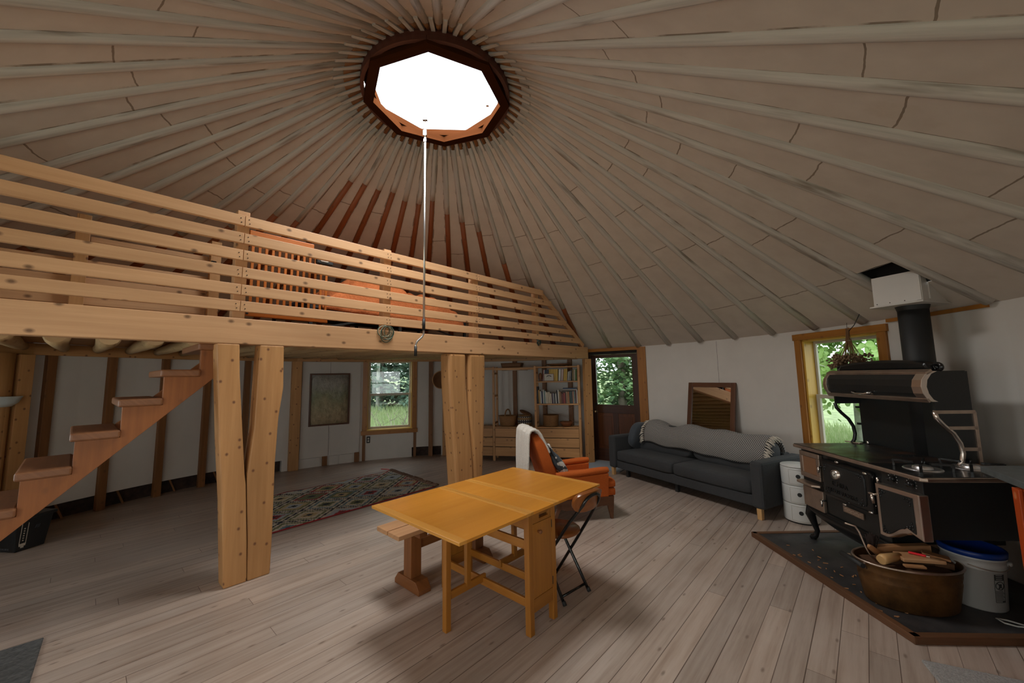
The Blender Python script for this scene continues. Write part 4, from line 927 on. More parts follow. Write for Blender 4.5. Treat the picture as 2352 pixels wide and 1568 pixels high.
# ------------------------------------------------------------------ armchair: x forward, y to its far side
ac = thing('armchair', 'orange upholstered mid-century armchair with a white throw on its back', 'armchair', (1.10, 4.50, 0), R(12))
AW = 0.66
def arm(y0):
    mb = MB(); n = 10; prof = []
    # upholstered side panel with a rolled arm top
    poly = [(-0.70, 0.245), (-0.045, 0.245), (-0.035, 0.50), (-0.40, 0.48), (-0.64, 0.50)]
    mb.prism(poly, (0, y0 + 0.095, 0), (1, 0, 0), (0, 0, 1), 0.085); mb.build('side_panel', 'orange_wool', ac, bevel=0.012)
    mb = MB(); path = []
    for k in range(9):
        t = k / 8; path.append((-0.03 - 0.62 * t, y0 + 0.052, 0.515 + 0.014 * math.cos(t * PI) - 0.004 * math.sin(t * PI)))
    mb.tube(path, [0.040, 0.046] + [0.046] * 6 + [0.040], 16, sq=0.78); mb.build('armrest', 'orange_wool', ac, bevel=0.006)
arm(0.0); arm(AW - 0.10)
mb = MB(); mb.cushion((-0.30, AW / 2, 0.375), (0.70, 0.47, 0.125), 0.3, 0.22); mb.cushion((-0.005, AW / 2, 0.375), (0.12, 0.61, 0.105), 0.5, 0.18); mb.build('seat_cushion', 'orange_wool', ac)
mb = MB(); mb.cushion((-0.315, AW / 2, 0.285), (0.72, 0.48, 0.115), 0.25, 0.15); mb.cushion((-0.005, AW / 2, 0.287), (0.11, 0.61, 0.10), 0.4, 0.18); mb.build('seat_base', 'orange_wool', ac)
lean = Matrix.Rotation(R(-18), 3, 'Y')
mb = MB(); mb.cushion((-0.745, AW / 2, 0.65), (0.135, AW - 0.10, 0.60), 0.30, 0.22, lean, nu=40, nv=24); bk = mb.build('backrest', 'orange_wool', ac)
mb = MB(); mb.cushion((-0.665, AW / 2, 0.57), (0.08, AW - 0.20, 0.30), 0.35, 0.25, lean); mb.build('back_cushion', 'orange_wool', ac)
# walnut base
for y in (0.03, AW - 0.06):
    poly = [(-0.66, 0.235), (-0.66, 0.16), (-0.55, 0.125), (-0.30, 0.122), (-0.13, 0.145), (-0.055, 0.145), (-0.022, 0.0), (0.008, 0.0), (0.026, 0.245), (-0.3, 0.245)]
    mb = MB(); mb.prism(poly, (0, y + 0.03, 0), (1, 0, 0), (0, 0, 1), 0.03); mb.build('base_rail', 'walnut', ac, bevel=0.004)
    mb = MB(); mb.bar((-0.60, y + 0.015, 0.20), (-0.70, y + 0.015, 0.0), 0.03, 0.04, (1, 0, 0)); mb.build('leg', 'walnut', ac, bevel=0.004)
mb = MB(); mb.box((-0.02, AW / 2, 0.20), (0.03, AW - 0.1, 0.08), None, 1); mb.box((-0.62, AW / 2, 0.19), (0.03, AW - 0.1, 0.07), None, 1); mb.build('cross_rail', 'walnut', ac, bevel=0.003)
th = thing('throw_blanket', 'white fringed throw draped over the back of the orange armchair', 'throw', (1.10, 4.50, 0), R(12))
def lerp_path(pts, t):
    t = t * (len(pts) - 1); i = min(int(t), len(pts) - 2); f = t - i
    return [a + (b - a) * f for a, b in zip(pts[i], pts[i + 1])]
path = [(-0.955, 0.44), (-0.955, 0.58), (-0.950, 0.72), (-0.945, 0.86), (-0.935, 0.95), (-0.905, 0.995), (-0.865, 0.985), (-0.815, 0.925), (-0.775, 0.86), (-0.745, 0.80), (-0.72, 0.75)]
def tfn(u, v):
    x, z = lerp_path(path, v); w_ = 0.008 * math.sin(22 * u + 4 * v)
    y = 0.045 + (AW - 0.12) * u + (0.03 * (v - 0.55) if v > 0.55 else 0.0)
    return (x + w_ - (0.012 if v < 0.5 else -0.02), y, z + (0.012 if 0.35 < v < 0.7 else 0))
mb = MB(); mb.grid(tfn, 30, 50); mb.build('throw_cloth', 'white_throw', th, solid=0.022)
path2 = [(-0.735, 0.83), (-0.70, 0.76), (-0.655, 0.68), (-0.61, 0.60), (-0.565, 0.52), (-0.53, 0.46)]
mb = MB(); mb.grid(lambda u, v: (lerp_path(path2, v)[0] + 0.02 + 0.006 * math.sin(20 * u), 0.055 + (AW - 0.20) * u, lerp_path(path2, v)[1] + 0.008), 24, 24); tag(mb.build('printed_end', 'leaf_print_cloth', th, solid=0.018), 'dark grey printed end of the throw')
pw = thing('pillow', 'dark grey pillow with white leaf shapes leaning in the orange armchair', 'pillow', (1.10, 4.50, 0), R(12))
pm = Matrix.Rotation(R(-32), 3, 'Y')
mb = MB(); mb.cushion((-0.575, 0.27, 0.585), (0.12, 0.42, 0.36), 0.75, 0.35, pm, nu=36, nv=20); mb.build('pillow_cover', 'leaf_print_cloth', pw)

# ------------------------------------------------------------------ sofa: x along it to the right, y towards the wall
sf = thing('sofa', 'charcoal three-seat sofa against the white wall', 'sofa', (1.543, 6.506, 0), R(-62.1))
SL, SD = 2.44, 0.86
for x0, m_ in ((0.0, 'sofa_fabric'), (SL - 0.14, 'sofa_fabric_blue')):
    mb = MB(); mb.box((x0 + 0.07, SD / 2, 0.365), (0.14, SD, 0.50)); mb.build('armrest', 'sofa_fabric', sf, bevel=0.028)
mb = MB(); mb.box((SL / 2, 0.45, 0.175), (SL - 0.282, 0.82, 0.12)); mb.build('seat_base', 'sofa_fabric', sf, bevel=0.012)
mb = MB(); mb.box((SL / 2, SD - 0.07, 0.37), (SL - 0.282, 0.138, 0.50)); mb.build('back_frame', 'sofa_fabric', sf, bevel=0.02)
cw_ = (SL - 0.29) / 2
for k in range(2):
    mb = MB(); mb.cushion((0.145 + cw_ * (k + 0.5), 0.345, 0.315), (cw_ - 0.006, 0.66, 0.165), 0.28, 0.12, nu=48, nv=16, wob=0.005, seed=k); mb.build('seat_cushion', 'sofa_fabric', sf)
    mb = MB(); mb.cushion((0.145 + cw_ * (k + 0.5), 0.575, 0.575), (cw_ - 0.01, 0.21, 0.44), 0.45, 0.2, Matrix.Rotation(R(-14), 3, 'X'), nu=48, nv=18, wob=0.012, seed=k + 5); mb.build('back_cushion', 'sofa_fabric', sf)
for x, y in ((0.07, 0.035), (SL - 0.07, 0.035), (0.07, SD - 0.05), (SL - 0.07, SD - 0.05)):
    mb = MB(); mb.box((x, y, 0.0575), (0.052, 0.052, 0.115), None, 2, taper=0.9); mb.build('leg', 'foot_wood', sf, bevel=0.002)
for x in (0.30, SL / 2):
    mb = MB(); mb.box((x, 0.12, 0.0575), (0.045, 0.045, 0.115)); mb.build('support_leg', 'black_matte', sf)
pw = thing('pillow', 'blue-grey square pillow in the left corner of the sofa', 'pillow', sf.location.copy(), R(-62.1))
mb = MB(); mb.cushion((0.235, 0.50, 0.595), (0.15, 0.46, 0.44), 0.7, 0.4, Matrix.Rotation(R(14), 3, 'Y') @ Matrix.Rotation(R(-8), 3, 'X'), nu=36, nv=20); mb.build('pillow_cover', 'sofa_fabric_blue', pw)
kt = thing('sofa_throw', 'grey knitted throw with pale tassels along the sofa back', 'throw', sf.location.copy(), R(-62.1))
spath = [(0.44, 0.50), (0.43, 0.56), (0.43, 0.63), (0.45, 0.70), (0.49, 0.765), (0.54, 0.805), (0.62, 0.815), (0.70, 0.79), (0.76, 0.72), (0.80, 0.64), (0.80, 0.60)]
def kfn(u, v):
    y, z = lerp_path(spath, v); x = 0.40 + 1.86 * u + 0.05 * (v - 0.4)
    hump = 0.03 * math.exp(-((u - 0.05) / 0.12) ** 2) + 0.022 * math.exp(-((u - 0.42) / 0.14) ** 2) - 0.035 * math.exp(-((u - 0.22) / 0.10) ** 2) + 0.010 * math.sin(u * 21)
    w_ = 0.5 + 0.5 * math.sin(min(1, v / 0.6) * PI / 2)
    return (x, y - 0.018 + 0.006 * math.sin(30 * u), z + hump * w_ + 0.018 * math.sin(5 * u + 1) * (1 - v) + 0.006)
mb = MB(); mb.grid(kfn, 70, 30, uvs=(1.9, 0.75)); mb.build('throw_cloth', 'knit_throw', kt, solid=0.014)
mb = MB(); rnd = random.Random(8)
for e, sg_ in ((0.0, -1), (1.0, 1)):
    for k in range(15):
        v = 0.02 + 0.62 * k / 14; p = Vector(kfn(e, v)); p.y -= 0.012; L = rnd.uniform(0.07, 0.10)
        for q in range(3):
            d = Vector((sg_ * L * rnd.uniform(0.7, 1), -0.012 + rnd.uniform(-0.01, 0.012), -L * rnd.uniform(0.25, 0.7)))
            mb.tube([p, p + d * 0.4 + Vector((0, -0.008, 0.01)), p + d], [0.007, 0.0085, 0.004], 5)
tag(mb.build('tassels', 'tassel', kt), None, None, None, 'stuff')
# mirror leaning on the wall
mrd = e_(30.8); mp_ = CW + mrd * (RW - 0.30)
mr = thing('leaning_mirror', 'brown-framed mirror leaning on the wall behind the sofa', 'mirror', (mp_.x, mp_.y, 0))
mr.rotation_euler = (R(-9.8), 0, R(30.8 - 90)); MW, MH = 0.76, 1.47
for nm, c, s in (('side_frame', (-MW / 2 + 0.035, 0, MH / 2), (0.07, 0.03, MH)), ('side_frame', (MW / 2 - 0.035, 0, MH / 2), (0.07, 0.03, MH)), ('top_frame', (0, 0, MH - 0.035), (MW - 0.14, 0.03, 0.07)), ('bottom_frame', (0, 0, 0.05), (MW - 0.14, 0.03, 0.10))):
    mb = MB(); mb.box(c, s); mb.build(nm, 'mirror_wood', mr, bevel=0.006)
mb = MB(); mb.box((0, 0.004, MH / 2), (MW - 0.13, 0.006, MH - 0.13)); mb.build('mirror_pane', 'mirror_glass', mr)
mb = MB(); mb.box((0, 0.016, MH / 2), (MW - 0.04, 0.008, MH - 0.04)); mb.build('backing', 'bench_wood', mr)
# nightstand
ns = thing('storage_drum', 'white plastic cylindrical three-drawer stand beside the sofa', 'drawers', (3.10, 4.38, 0))
for k in range(3):
    z0 = 0.012 + k * 0.187
    mb = MB(); mb.lathe([(0, z0), (0.148, z0), (0.159, z0 + 0.004), (0.161, z0 + 0.012), (0.161, z0 + 0.176), (0.159, z0 + 0.183), (0.15, z0 + 0.186), (0, z0 + 0.186)], 48); d_ = mb.build('drawer', 'white_plastic', ns)
    a_ = R(-127); fx, fy = math.cos(a_), math.sin(a_); ang_ = a_ + PI / 2
    def onface(u, z): 
        t = a_ + u / 0.162; return (0.1622 * math.cos(t), 0.1622 * math.sin(t), z)
    mb = MB(); pts = [onface(0.021 * math.cos(2 * PI * q / 24), z0 + 0.103 + 0.021 * math.sin(2 * PI * q / 24)) for q in range(24)]
    b = len(mb.v); mb.v += [Vector(p) for p in pts] + [Vector((p[0] * 0.96, p[1] * 0.96, p[2])) for p in pts]; mb.face(list(range(24)), [(0, 0)] * 24); mb.face(list(reversed(range(24, 48))), [(0, 0)] * 24)
    for q in range(24): mb.face([q, (q + 1) % 24, 24 + (q + 1) % 24, 24 + q], [(0, 0)] * 4)
    mb.build('finger_hole', 'black_matte', d_)
    mb = MB(); hw = 0.085
    cor = [(-hw, z0 + 0.02), (hw, z0 + 0.02), (hw, z0 + 0.168), (-hw, z0 + 0.168)]; pl_ = []
    for q in range(4):
        a, c = cor[q], cor[(q + 1) % 4]
        for t in range(8): pl_.append(onface(a[0] + (c[0] - a[0]) * t / 8, a[1] + (c[1] - a[1]) * t / 8))
    mb.tube([Vector(p) * 1 for p in pl_] + [Vector(pl_[0])], 0.0014, 4, False); mb.build('door_outline', 'sash_paint', d_)
mb = MB(); mb.lathe([(0, 0.573), (0.15, 0.573), (0.161, 0.576), (0.161, 0.584), (0.154, 0.589), (0.0, 0.587)], 48); mb.build('lid', 'white_plastic', ns)
mb = MB(); mb.lathe([(0, 0), (0.150, 0), (0.150, 0.012), (0, 0.012)], 40); mb.build('plinth', 'black_matte', ns)
# ------------------------------------------------------------------ cookstove: x along its front to the right, y into its depth
hz = 0.045
he = thing('hearth', 'black stone hearth slab with a worn wood edge under the cookstove', 'hearth', (0, 0, 0), 0, None, 'structure')
HP = [(2.335, 3.975), (2.345, 2.470), (2.96, 2.44), (3.5, 2.415), (3.66, 2.7), (3.70, 3.98)]
mb = MB(); mb.prism(HP, (0, 0, 0.0), (1, 0, 0), (0, 1, 0), 0.038); mb.build('slab', 'hearth_slab', he)
mb = MB()
for p, q in ((HP[0], HP[1]), (HP[1], HP[3]), (HP[0], HP[5])): d = (Vector(q) - Vector(p)).normalized() * 0.022; mb.bar((p[0] - d.x, p[1] - d.y, 0.0225), (q[0] + d.x, q[1] + d.y, 0.0225), 0.045, 0.045)
mb.build('edge_strip', 'hearth_edge', he, bevel=0.004)
mb = MB(); rnd = random.Random(21)
for _ in range(30): 
    x, y = rnd.uniform(2.37, 2.62), rnd.uniform(2.6, 3.7); a_ = rnd.uniform(0, 180); L = rnd.uniform(0.01, 0.035); d = e_(a_) * L
    mb.bar((x, y, 0.041), (x + d.x, y + d.y, 0.042), 0.006, 0.004)
o = mb.build('wood_chips', 'kindling_wood'); tag(o, 'scattered wood chips and bark crumbs on the black hearth', 'debris', None, 'stuff')
sv = thing('cookstove', 'large black and nickel wood cookstove with a warming closet', 'stove', (2.739, 3.913, 0), R(-94))
mb = MB(); mb.box((0.50, 0.43, 0.61), (0.92, 0.76, 0.53)); mb.build('body', 'black_iron', sv, bevel=0.006)
mb = MB(); mb.box((1.115, 0.42, 0.685), (0.31, 0.78, 0.375)); mb.build('gas_oven_body', 'black_iron', sv, bevel=0.004)
top = MB(); top.prism([(0, 0), (1.285, 0), (1.31, 0.03), (1.31, 0.80), (0, 0.80)], (0, 0, 0.866), (1, 0, 0), (0, 1, 0), 0.030); top.build('trim_band', 'nickel_worn', sv, bevel=0.008)
mb = MB(); mb.box((0.44, 0.40, 0.8965), (0.86, 0.79, 0.008)); mb.build('cooktop', 'cooktop_iron', sv, bevel=0.003)
mb = MB(); mb.box((1.09, 0.40, 0.8965), (0.42, 0.79, 0.007)); mb.build('burner_plate', 'black_gloss', sv, bevel=0.003)
for x, y in ((1.07, 0.22), (1.05, 0.56)):
    mb = MB(); mb.lathe([(0.105, 0.90), (0.10, 0.907), (0.07, 0.905), (0.0, 0.905)], 32, (x, y, 0)); mb.lathe([(0.0, 0.926), (0.040, 0.925), (0.052, 0.915), (0.055, 0.902)], 28, (x, y, 0)); bu = mb.build('burner', 'alu', sv)
    mb = MB()
    for k in range(4):
        a_ = R(45 + 90 * k); c, s = math.cos(a_), math.sin(a_)
        mb.bar((x + 0.045 * c, y + 0.045 * s, 0.940), (x + 0.15 * c, y + 0.15 * s, 0.945), 0.014, 0.016); mb.bar((x + 0.145 * c, y + 0.145 * s, 0.90), (x + 0.150 * c, y + 0.150 * s, 0.95), 0.016, 0.014, (c, s, 0))
    mb.tube([(x, y, 0.925), (x, y, 0.952)], 0.006, 8)
    mb.build('grate', 'black_gloss', bu, bevel=0.002)
def rframe(mb, x0, x1, z0, z1, w_, y0, dp):
    mb.box(((x0 + x1) / 2, y0 - dp / 2, z0 + w_ / 2), (x1 - x0, dp, w_)); mb.box(((x0 + x1) / 2, y0 - dp / 2, z1 - w_ / 2), (x1 - x0, dp, w_))
    mb.box((x0 + w_ / 2, y0 - dp / 2, (z0 + z1) / 2), (w_, dp, z1 - z0 - 2 * w_)); mb.box((x1 - w_ / 2, y0 - dp / 2, (z0 + z1) / 2), (w_, dp, z1 - z0 - 2 * w_))
FY = 0.05
mb = MB(); rframe(mb, 0.062, 0.325, 0.612, 0.848, 0.042, FY, 0.035); d1 = mb.build('firebox_door', 'nickel_worn', sv, bevel=0.006)
mb = MB(); mb.box((0.193, FY - 0.015, 0.73), (0.19, 0.02, 0.16)); mb.build('mica_window', 'tan_leather', d1)
mb = MB(); mb.prism([(0.05, 0), (0.295, 0), (0.31, 0.03), (0.27, 0.085), (0.07, 0.085), (0.04, 0.03)], (0, FY, 0.552), (1, 0, 0), (0, -1, 0), -0.022); mb.build('ash_shelf', 'nickel_worn', sv, bevel=0.006)
mb = MB(); mb.box((0.198, FY - 0.015, 0.437), (0.258, 0.03, 0.180)); d2 = mb.build('ash_door', 'nickel_worn', sv, bevel=0.006)
for d_, zz in ((d1, (0.80, 0.66)), (d2, (0.49, 0.39))):
    mb = MB()
    for z in zz: mb.tube([(0.055, FY - 0.012, z - 0.018), (0.055, FY - 0.012, z + 0.018)], 0.008, 8)
    mb.build('hinge', 'nickel', d_)
for d_, z in ((d1, 0.735), (d2, 0.445)):
    mb = MB(); mb.tube([(0.335, FY - 0.01, z + 0.012), (0.338, FY - 0.05, z + 0.012), (0.344, FY - 0.055, z), (0.344, FY - 0.055, z - 0.035)], [0.008, 0.008, 0.010, 0.006], 10); mb.cushion((0.325, FY - 0.04, z + 0.014), (0.035, 0.02, 0.016), 0.8, 0.8, None, 12, 8); mb.build('latch', 'chrome', d_)
# oven door
mb = MB(); mb.box((0.625, FY - 0.022, 0.676), (0.52, 0.048, 0.308)); ov = mb.build('oven_door', 'black_gloss', sv, bevel=0.016)
mb = MB(); mb.cushion((0.615, FY - 0.045, 0.676), (0.44, 0.022, 0.25), 0.25, 0.25, None, 40, 12); mb.build('door_face', 'black_iron', ov)
mb = MB()
for x in (0.42, 0.81):
    for z in (0.565, 0.787):
        sx_, sz_ = (1 if x < .6 else -1), (1 if z < .68 else -1)
        for (u, v_) in ((0, 0), (0.022, 0), (0.04, 0.004), (0, 0.022), (0.004, 0.04), (0.016, 0.016)): mb.cushion((x + sx_ * u, FY - 0.056, z + sz_ * v_), (0.013, 0.012, 0.013), 1, 1, None, 8, 6)
mb.build('corner_scroll', 'black_gloss', ov)
mb = MB(); mb.lathe([(0, 0.03), (0.030, 0.03), (0.034, 0.0)], 28); g_ = mb.build('thermometer', 'dial_face', ov); g_.location = (0.56, FY - 0.045, 0.735); g_.rotation_euler = (R(90), 0, 0)
mb = MB(); mb.lathe([(0.031, 0.034), (0.037, 0.034), (0.040, 0.0)], 28); mb.build('rim', 'nickel', g_)
mb = MB(); mb.bar((0, 0, 0.0315), (0.016, 0.014, 0.0315), 0.003, 0.002); mb.lathe([(0.0, 0.032), (0.005, 0.0315)], 10)
for k in range(12): mb.bar((0.021 * math.cos(k * PI / 6), 0.021 * math.sin(k * PI / 6), 0.031), (0.026 * math.cos(k * PI / 6), 0.026 * math.sin(k * PI / 6), 0.031), 0.0018, 0.001)
mb.build('needle', 'ink', g_)
def text(body, size, name, mat, parent, loc, ext=0.003):
    cu = bpy.data.curves.new(name, 'FONT'); cu.body = body; cu.size = size; cu.extrude = ext; cu.align_x = 'CENTER'; cu.materials.append(MAT[mat])
    t_ = bpy.data.objects.new(name, cu); COL.objects.link(t_); bpy.context.view_layer.update(); me = bpy.data.meshes.new_from_object(t_.evaluated_get(bpy.context.evaluated_depsgraph_get())); bpy.data.objects.remove(t_)
    o = bpy.data.objects.new(name, me); COL.objects.link(o); o.parent = parent; o.location = loc; o.rotation_euler = (R(90), 0, 0); return o
text('ELMIRA', 0.052, 'lettering', 'black_gloss', ov, (0.585, FY - 0.058, 0.638)); text('STOVE WORKS', 0.046, 'lettering', 'black_gloss', ov, (0.60, FY - 0.058, 0.578))
mb = MB()
for x, z in ((0.565, 0.838), (0.845, 0.815), (0.61, 0.512), (0.865, 0.535)): mb.cushion((x, FY - 0.05, z), (0.04, 0.022, 0.018), 0.8, 0.8, None, 14, 8)
mb.build('handle_boss', 'chrome', ov)
mb = MB()
for z in (0.78, 0.57): mb.tube([(0.905, FY - 0.008, z - 0.02), (0.905, FY - 0.008, z + 0.02)], 0.012, 10)
mb.build('hinge', 'nickel', ov)
mb = MB(); mb.box((0.635, FY - 0.008, 0.457), (0.205, 0.012, 0.048)); pl2 = mb.build('name_plate', 'nickel_worn', sv, bevel=0.002)
mb = MB()
for k in range(14): mb.box((0.555 + 0.0125 * k, FY - 0.0155, 0.463 + 0.004 * math.sin(k * 2.1)), (0.006, 0.003, 0.010)); mb.box((0.557 + 0.012 * k, FY - 0.0155, 0.447), (0.006, 0.003, 0.007))
mb.build('plate_relief', 'nickel', pl2)
# side oven door with a wavy foot
def wav(x0, x1, zb, inset):
    pts = []
    for k in range(17):
        t = k / 16; x = x0 + (x1 - x0) * t
        z = zb + 0.055 - 0.042 * math.cos(min(1, max(0, (t - 0.10) / 0.62)) * PI) if t < 0.72 else zb + 0.115 - 0.025 * ((t - 0.72) / 0.28)
        pts.append((x, z + inset))
    return pts
mb = MB(); poly = wav(0.955, 1.29, 0.40, 0) + [(1.29, 0.782), (0.955, 0.776)]
mb.prism(poly, (0, 0.04, 0), (1, 0, 0), (0, 0, 1), 0.062); sd = mb.build('side_oven_door', 'nickel', sv, bevel=0.006)
mb = MB(); poly = wav(0.985, 1.245, 0.425, 0.004) + [(1.245, 0.752), (0.985, 0.748)]
mb.prism(poly, (0, -0.02, 0), (1, 0, 0), (0, 0, 1), 0.007); mb.build('door_face', 'black_iron', sd, bevel=0.003)
mb = MB()
for x, z, sx_, sz_ in ((1.0, 0.735, 1, -1), (1.23, 0.738, -1, -1), (1.0, 0.45, 1, 1), (1.23, 0.545, -1, 1)):
    for (u, v_) in ((0, 0), (0.022, 0), (0.04, 0.004), (0, 0.022), (0.004, 0.04), (0.016, 0.016)): mb.cushion((x + sx_ * u, -0.028, z + sz_ * v_), (0.013, 0.012, 0.013), 1, 1, None, 8, 6)
mb.build('corner_scroll', 'black_gloss', sd)
mb = MB(); mb.tube([(0.965, -0.02, 0.695), (0.965, -0.06, 0.695), (0.972, -0.065, 0.68), (0.975, -0.06, 0.635)], [0.008, 0.008, 0.011, 0.007], 10); mb.cushion((0.955, -0.05, 0.698), (0.06, 0.02, 0.016), 0.8, 0.8, None, 14, 8); mb.build('latch', 'nickel', sd)
for x in (1.056, 1.197):
    mb = MB(); mb.lathe([(0, 0.028), (0.017, 0.026), (0.020, 0.0)], 20); kn = mb.build('knob', 'black_gloss', sv); kn.location = (x, FY - 0.025, 0.828); kn.rotation_euler = (R(90), 0, 0)
    mb = MB(); mb.box((0, 0, 0.026), (0.036, 0.010, 0.018)); mb.build('grip', 'black_plastic', kn, bevel=0.003)
    mb = MB()
    for k in range(9): a_ = R(-30 + 30 * k); mb.box((0.036 * math.cos(a_), 0.036 * math.sin(a_), 0.001), (0.006, 0.003, 0.001), Matrix.Rotation(a_, 3, 'Z'))
    mb.build('dial_marks', 'white_plastic', kn)
# skirt and legs
def skf(u, v):
    x = 0.10 + 0.86 * u; zb = 0.345 - 0.15 * math.sin(PI * min(1, max(0, u))) ** 0.45; z = 0.350 + (zb - 0.350) * v
    return (x, 0.045 + 0.02 * math.sin(v * PI) * -1.6 + 0.075 * v * v, z)
mb = MB(); mb.grid(skf, 40, 10); mb.build('skirt', 'black_gloss', sv, solid=0.012)
for x, y in ((0.095, 0.075), (0.095, 0.73), (0.90, 0.13), (1.20, 0.73)):
    dz = 0.0 if x < 1.0 else 0.15; f = 1 if y < 0.4 else -1
    mb = MB(); mb.tube([(x + 0.03, y + 0.02 * f, 0.355 + dz), (x + 0.0, y - 0.005 * f, 0.315 + dz * 0.9), (x - 0.012, y - 0.02 * f, 0.26 + dz * 0.7), (x + 0.002, y - 0.005 * f, 0.19 + dz * 0.4), (x + 0.015, y + 0.01 * f, 0.12), (x + 0.004, y + 0.0, 0.075), (x - 0.008, y - 0.012 * f, 0.058), (x - 0.016, y - 0.02 * f, 0.050), (x - 0.012, y - 0.016 * f, 0.040)], [0.055, 0.052, 0.040, 0.028, 0.021, 0.022, 0.028, 0.022, 0.020], 14); mb.build('leg', 'black_gloss', sv)
# backsplash and warming closet
mb = MB(); mb.box((0.49, 0.67, 1.24), (0.98, 0.025, 0.68)); mb.build('backsplash', 'black_iron', sv, bevel=0.003)
prof = [(0.655, 1.585), (0.43, 1.585), (0.385, 1.565), (0.352, 1.52), (0.342, 1.47), (0.352, 1.42), (0.378, 1.378), (0.41, 1.360), (0.655, 1.360)]
mb = MB(); mb.prism([(y, z) for y, z in prof], (1.0, 0, 0), (0, 1, 0), (0, 0, 1), -0.98); wc = mb.build('warming_closet', 'black_iron', sv)
arc = prof[1:8]; arc_o = [(y - 0.012, z) for y, z in arc]
for x0, x1 in ((0.012, 0.055), (0.935, 1.012)):
    mb = MB(); n = len(arc)
    poly = arc_o + [(y + 0.03, z + (0.0 if 0 < i < n - 1 else 0)) for i, (y, z) in reversed(list(enumerate(arc)))]
    mb.prism(poly[::-1], (x0, 0, 0), (0, 1, 0), (0, 0, 1), x1 - x0); mb.build('end_trim', 'nickel', wc, bevel=0.003)
mb = MB(); mb.bar((0.012, 0.40, 1.578), (1.012, 0.40, 1.578), 0.05, 0.026, (0, -0.5, 1)); mb.build('top_trim', 'nickel_worn', wc, bevel=0.003)
mb = MB(); mb.bar((0.012, 0.375, 1.372), (1.012, 0.375, 1.372), 0.018, 0.034, (0, -0.5, 0.85)); mb.build('bottom_trim', 'nickel_worn', wc, bevel=0.003)
mb = MB(); mb.tube([(0.37, 0.352, 1.405), (0.38, 0.325, 1.408), (0.42, 0.318, 1.398), (0.465, 0.316, 1.396), (0.51, 0.318, 1.398), (0.55, 0.325, 1.408), (0.56, 0.352, 1.405)], [0.010, 0.010, 0.007, 0.010, 0.007, 0.010, 0.010], 10); mb.build('handle', 'chrome', wc)
mb = MB()
for x in (0.02, 0.985):
    mb = MB(); mb.box((x, 0.55, 1.43), (0.02, 0.25, 0.30)); mb.build('side_cheek', 'black_iron', wc)
cp = MB(); poly = [(0.06, 0)] + [(0.06 + 0.92 * t, 0.092 * math.sin(PI * min(1, max(0, t))) ** 0.22) for t in [k / 24 for k in range(1, 24)]] + [(0.98, 0)]
cp.prism(poly[::-1], (0, 0.44, 1.588), (1, 0, 0), (0, 0, 1), -0.10)
cw2 = cp.build('crown', 'black_gloss', wc, bevel=0.022)
for x, s in ((0.045, -1), (0.985, 1)):
    mb = MB(); mb.tube([(x + s * 0.028 * math.cos(t), 0.49, 1.615 + 0.024 * math.sin(t)) for t in [k * PI / 8 for k in range(-4, 12)]], 0.013, 8); mb.cushion((x, 0.49, 1.612), (0.03, 0.04, 0.03), 1, 1, None, 12, 8); mb.build('scroll_end', 'black_gloss', cw2)
for x, mt_ in ((0.015, 'black_iron'), (0.985, 'nickel')):
    S = [(0.425, 1.285), (0.435, 1.24), (0.475, 1.19), (0.535, 1.13), (0.572, 1.06), (0.582, 0.99), (0.570, 0.935), (0.545, 0.90)]
    mb = MB(); mb.tube([(x, y, z) for y, z in S], 0.015, 12); br_ = mb.build('curved_bracket', mt_, sv)
    if x > 0.5:
        mb = MB(); mb.prism(([(y + 0.01, z) for y, z in S] + [(0.683, 0.90), (0.683, 1.285)]), (x + 0.006, 0, 0), (0, 1, 0), (0, 0, 1), -0.012); mb.build('bracket_plate', 'black_iron', br_)
        mb = MB()
        for p, q in (((0.42, 1.285), (0.69, 1.285)), ((0.50, 1.17), (0.69, 1.17)), ((0.575, 1.02), (0.69, 1.02)), ((0.55, 0.905), (0.69, 0.905)), ((0.683, 0.905), (0.683, 1.285))): mb.bar((x + 0.004, p[0], p[1]), (x + 0.004, q[0], q[1]), 0.024, 0.022, (1, 0, 0))
        mb.build('bracket_bars', 'nickel_worn', br_)
    else:
        mb = MB(); mb.bar((x, 0.56, 0.906), (x, 0.69, 0.906), 0.02, 0.012); mb.build('bracket_foot', 'black_iron', br_)
mb = MB()
for z in (1.08, 1.24): mb.box((-0.012, 0.655, z), (0.03, 0.03, 0.02))
mb.build('shelf_stud', 'black_iron', sv)
mb = MB(); mb.tube([(0.58, 0.735, 0.86), (0.58, 0.735, 2.15)], 0.098, 32); mb.lathe([(0.0985, 2.10), (0.112, 2.148)], 32, (0.58, 0.735, 0)); pipe = mb.build('stovepipe', 'black_matte', sv)
ol = thing('stove_lifter', 'small metal lid lifter lying at the back left of the cooktop', 'tool', (3.30, 3.86, 0.9005), R(-80))
mb = MB(); mb.box((0, 0, 0.006), (0.14, 0.05, 0.010)); mb.build('plate', 'nickel_worn', ol, bevel=0.003); mb = MB(); mb.tube([(0.115, 0.02, 0.0), (0.115, 0.02, 0.035)], 0.012, 10); mb.build('peg', 'chrome', ol)

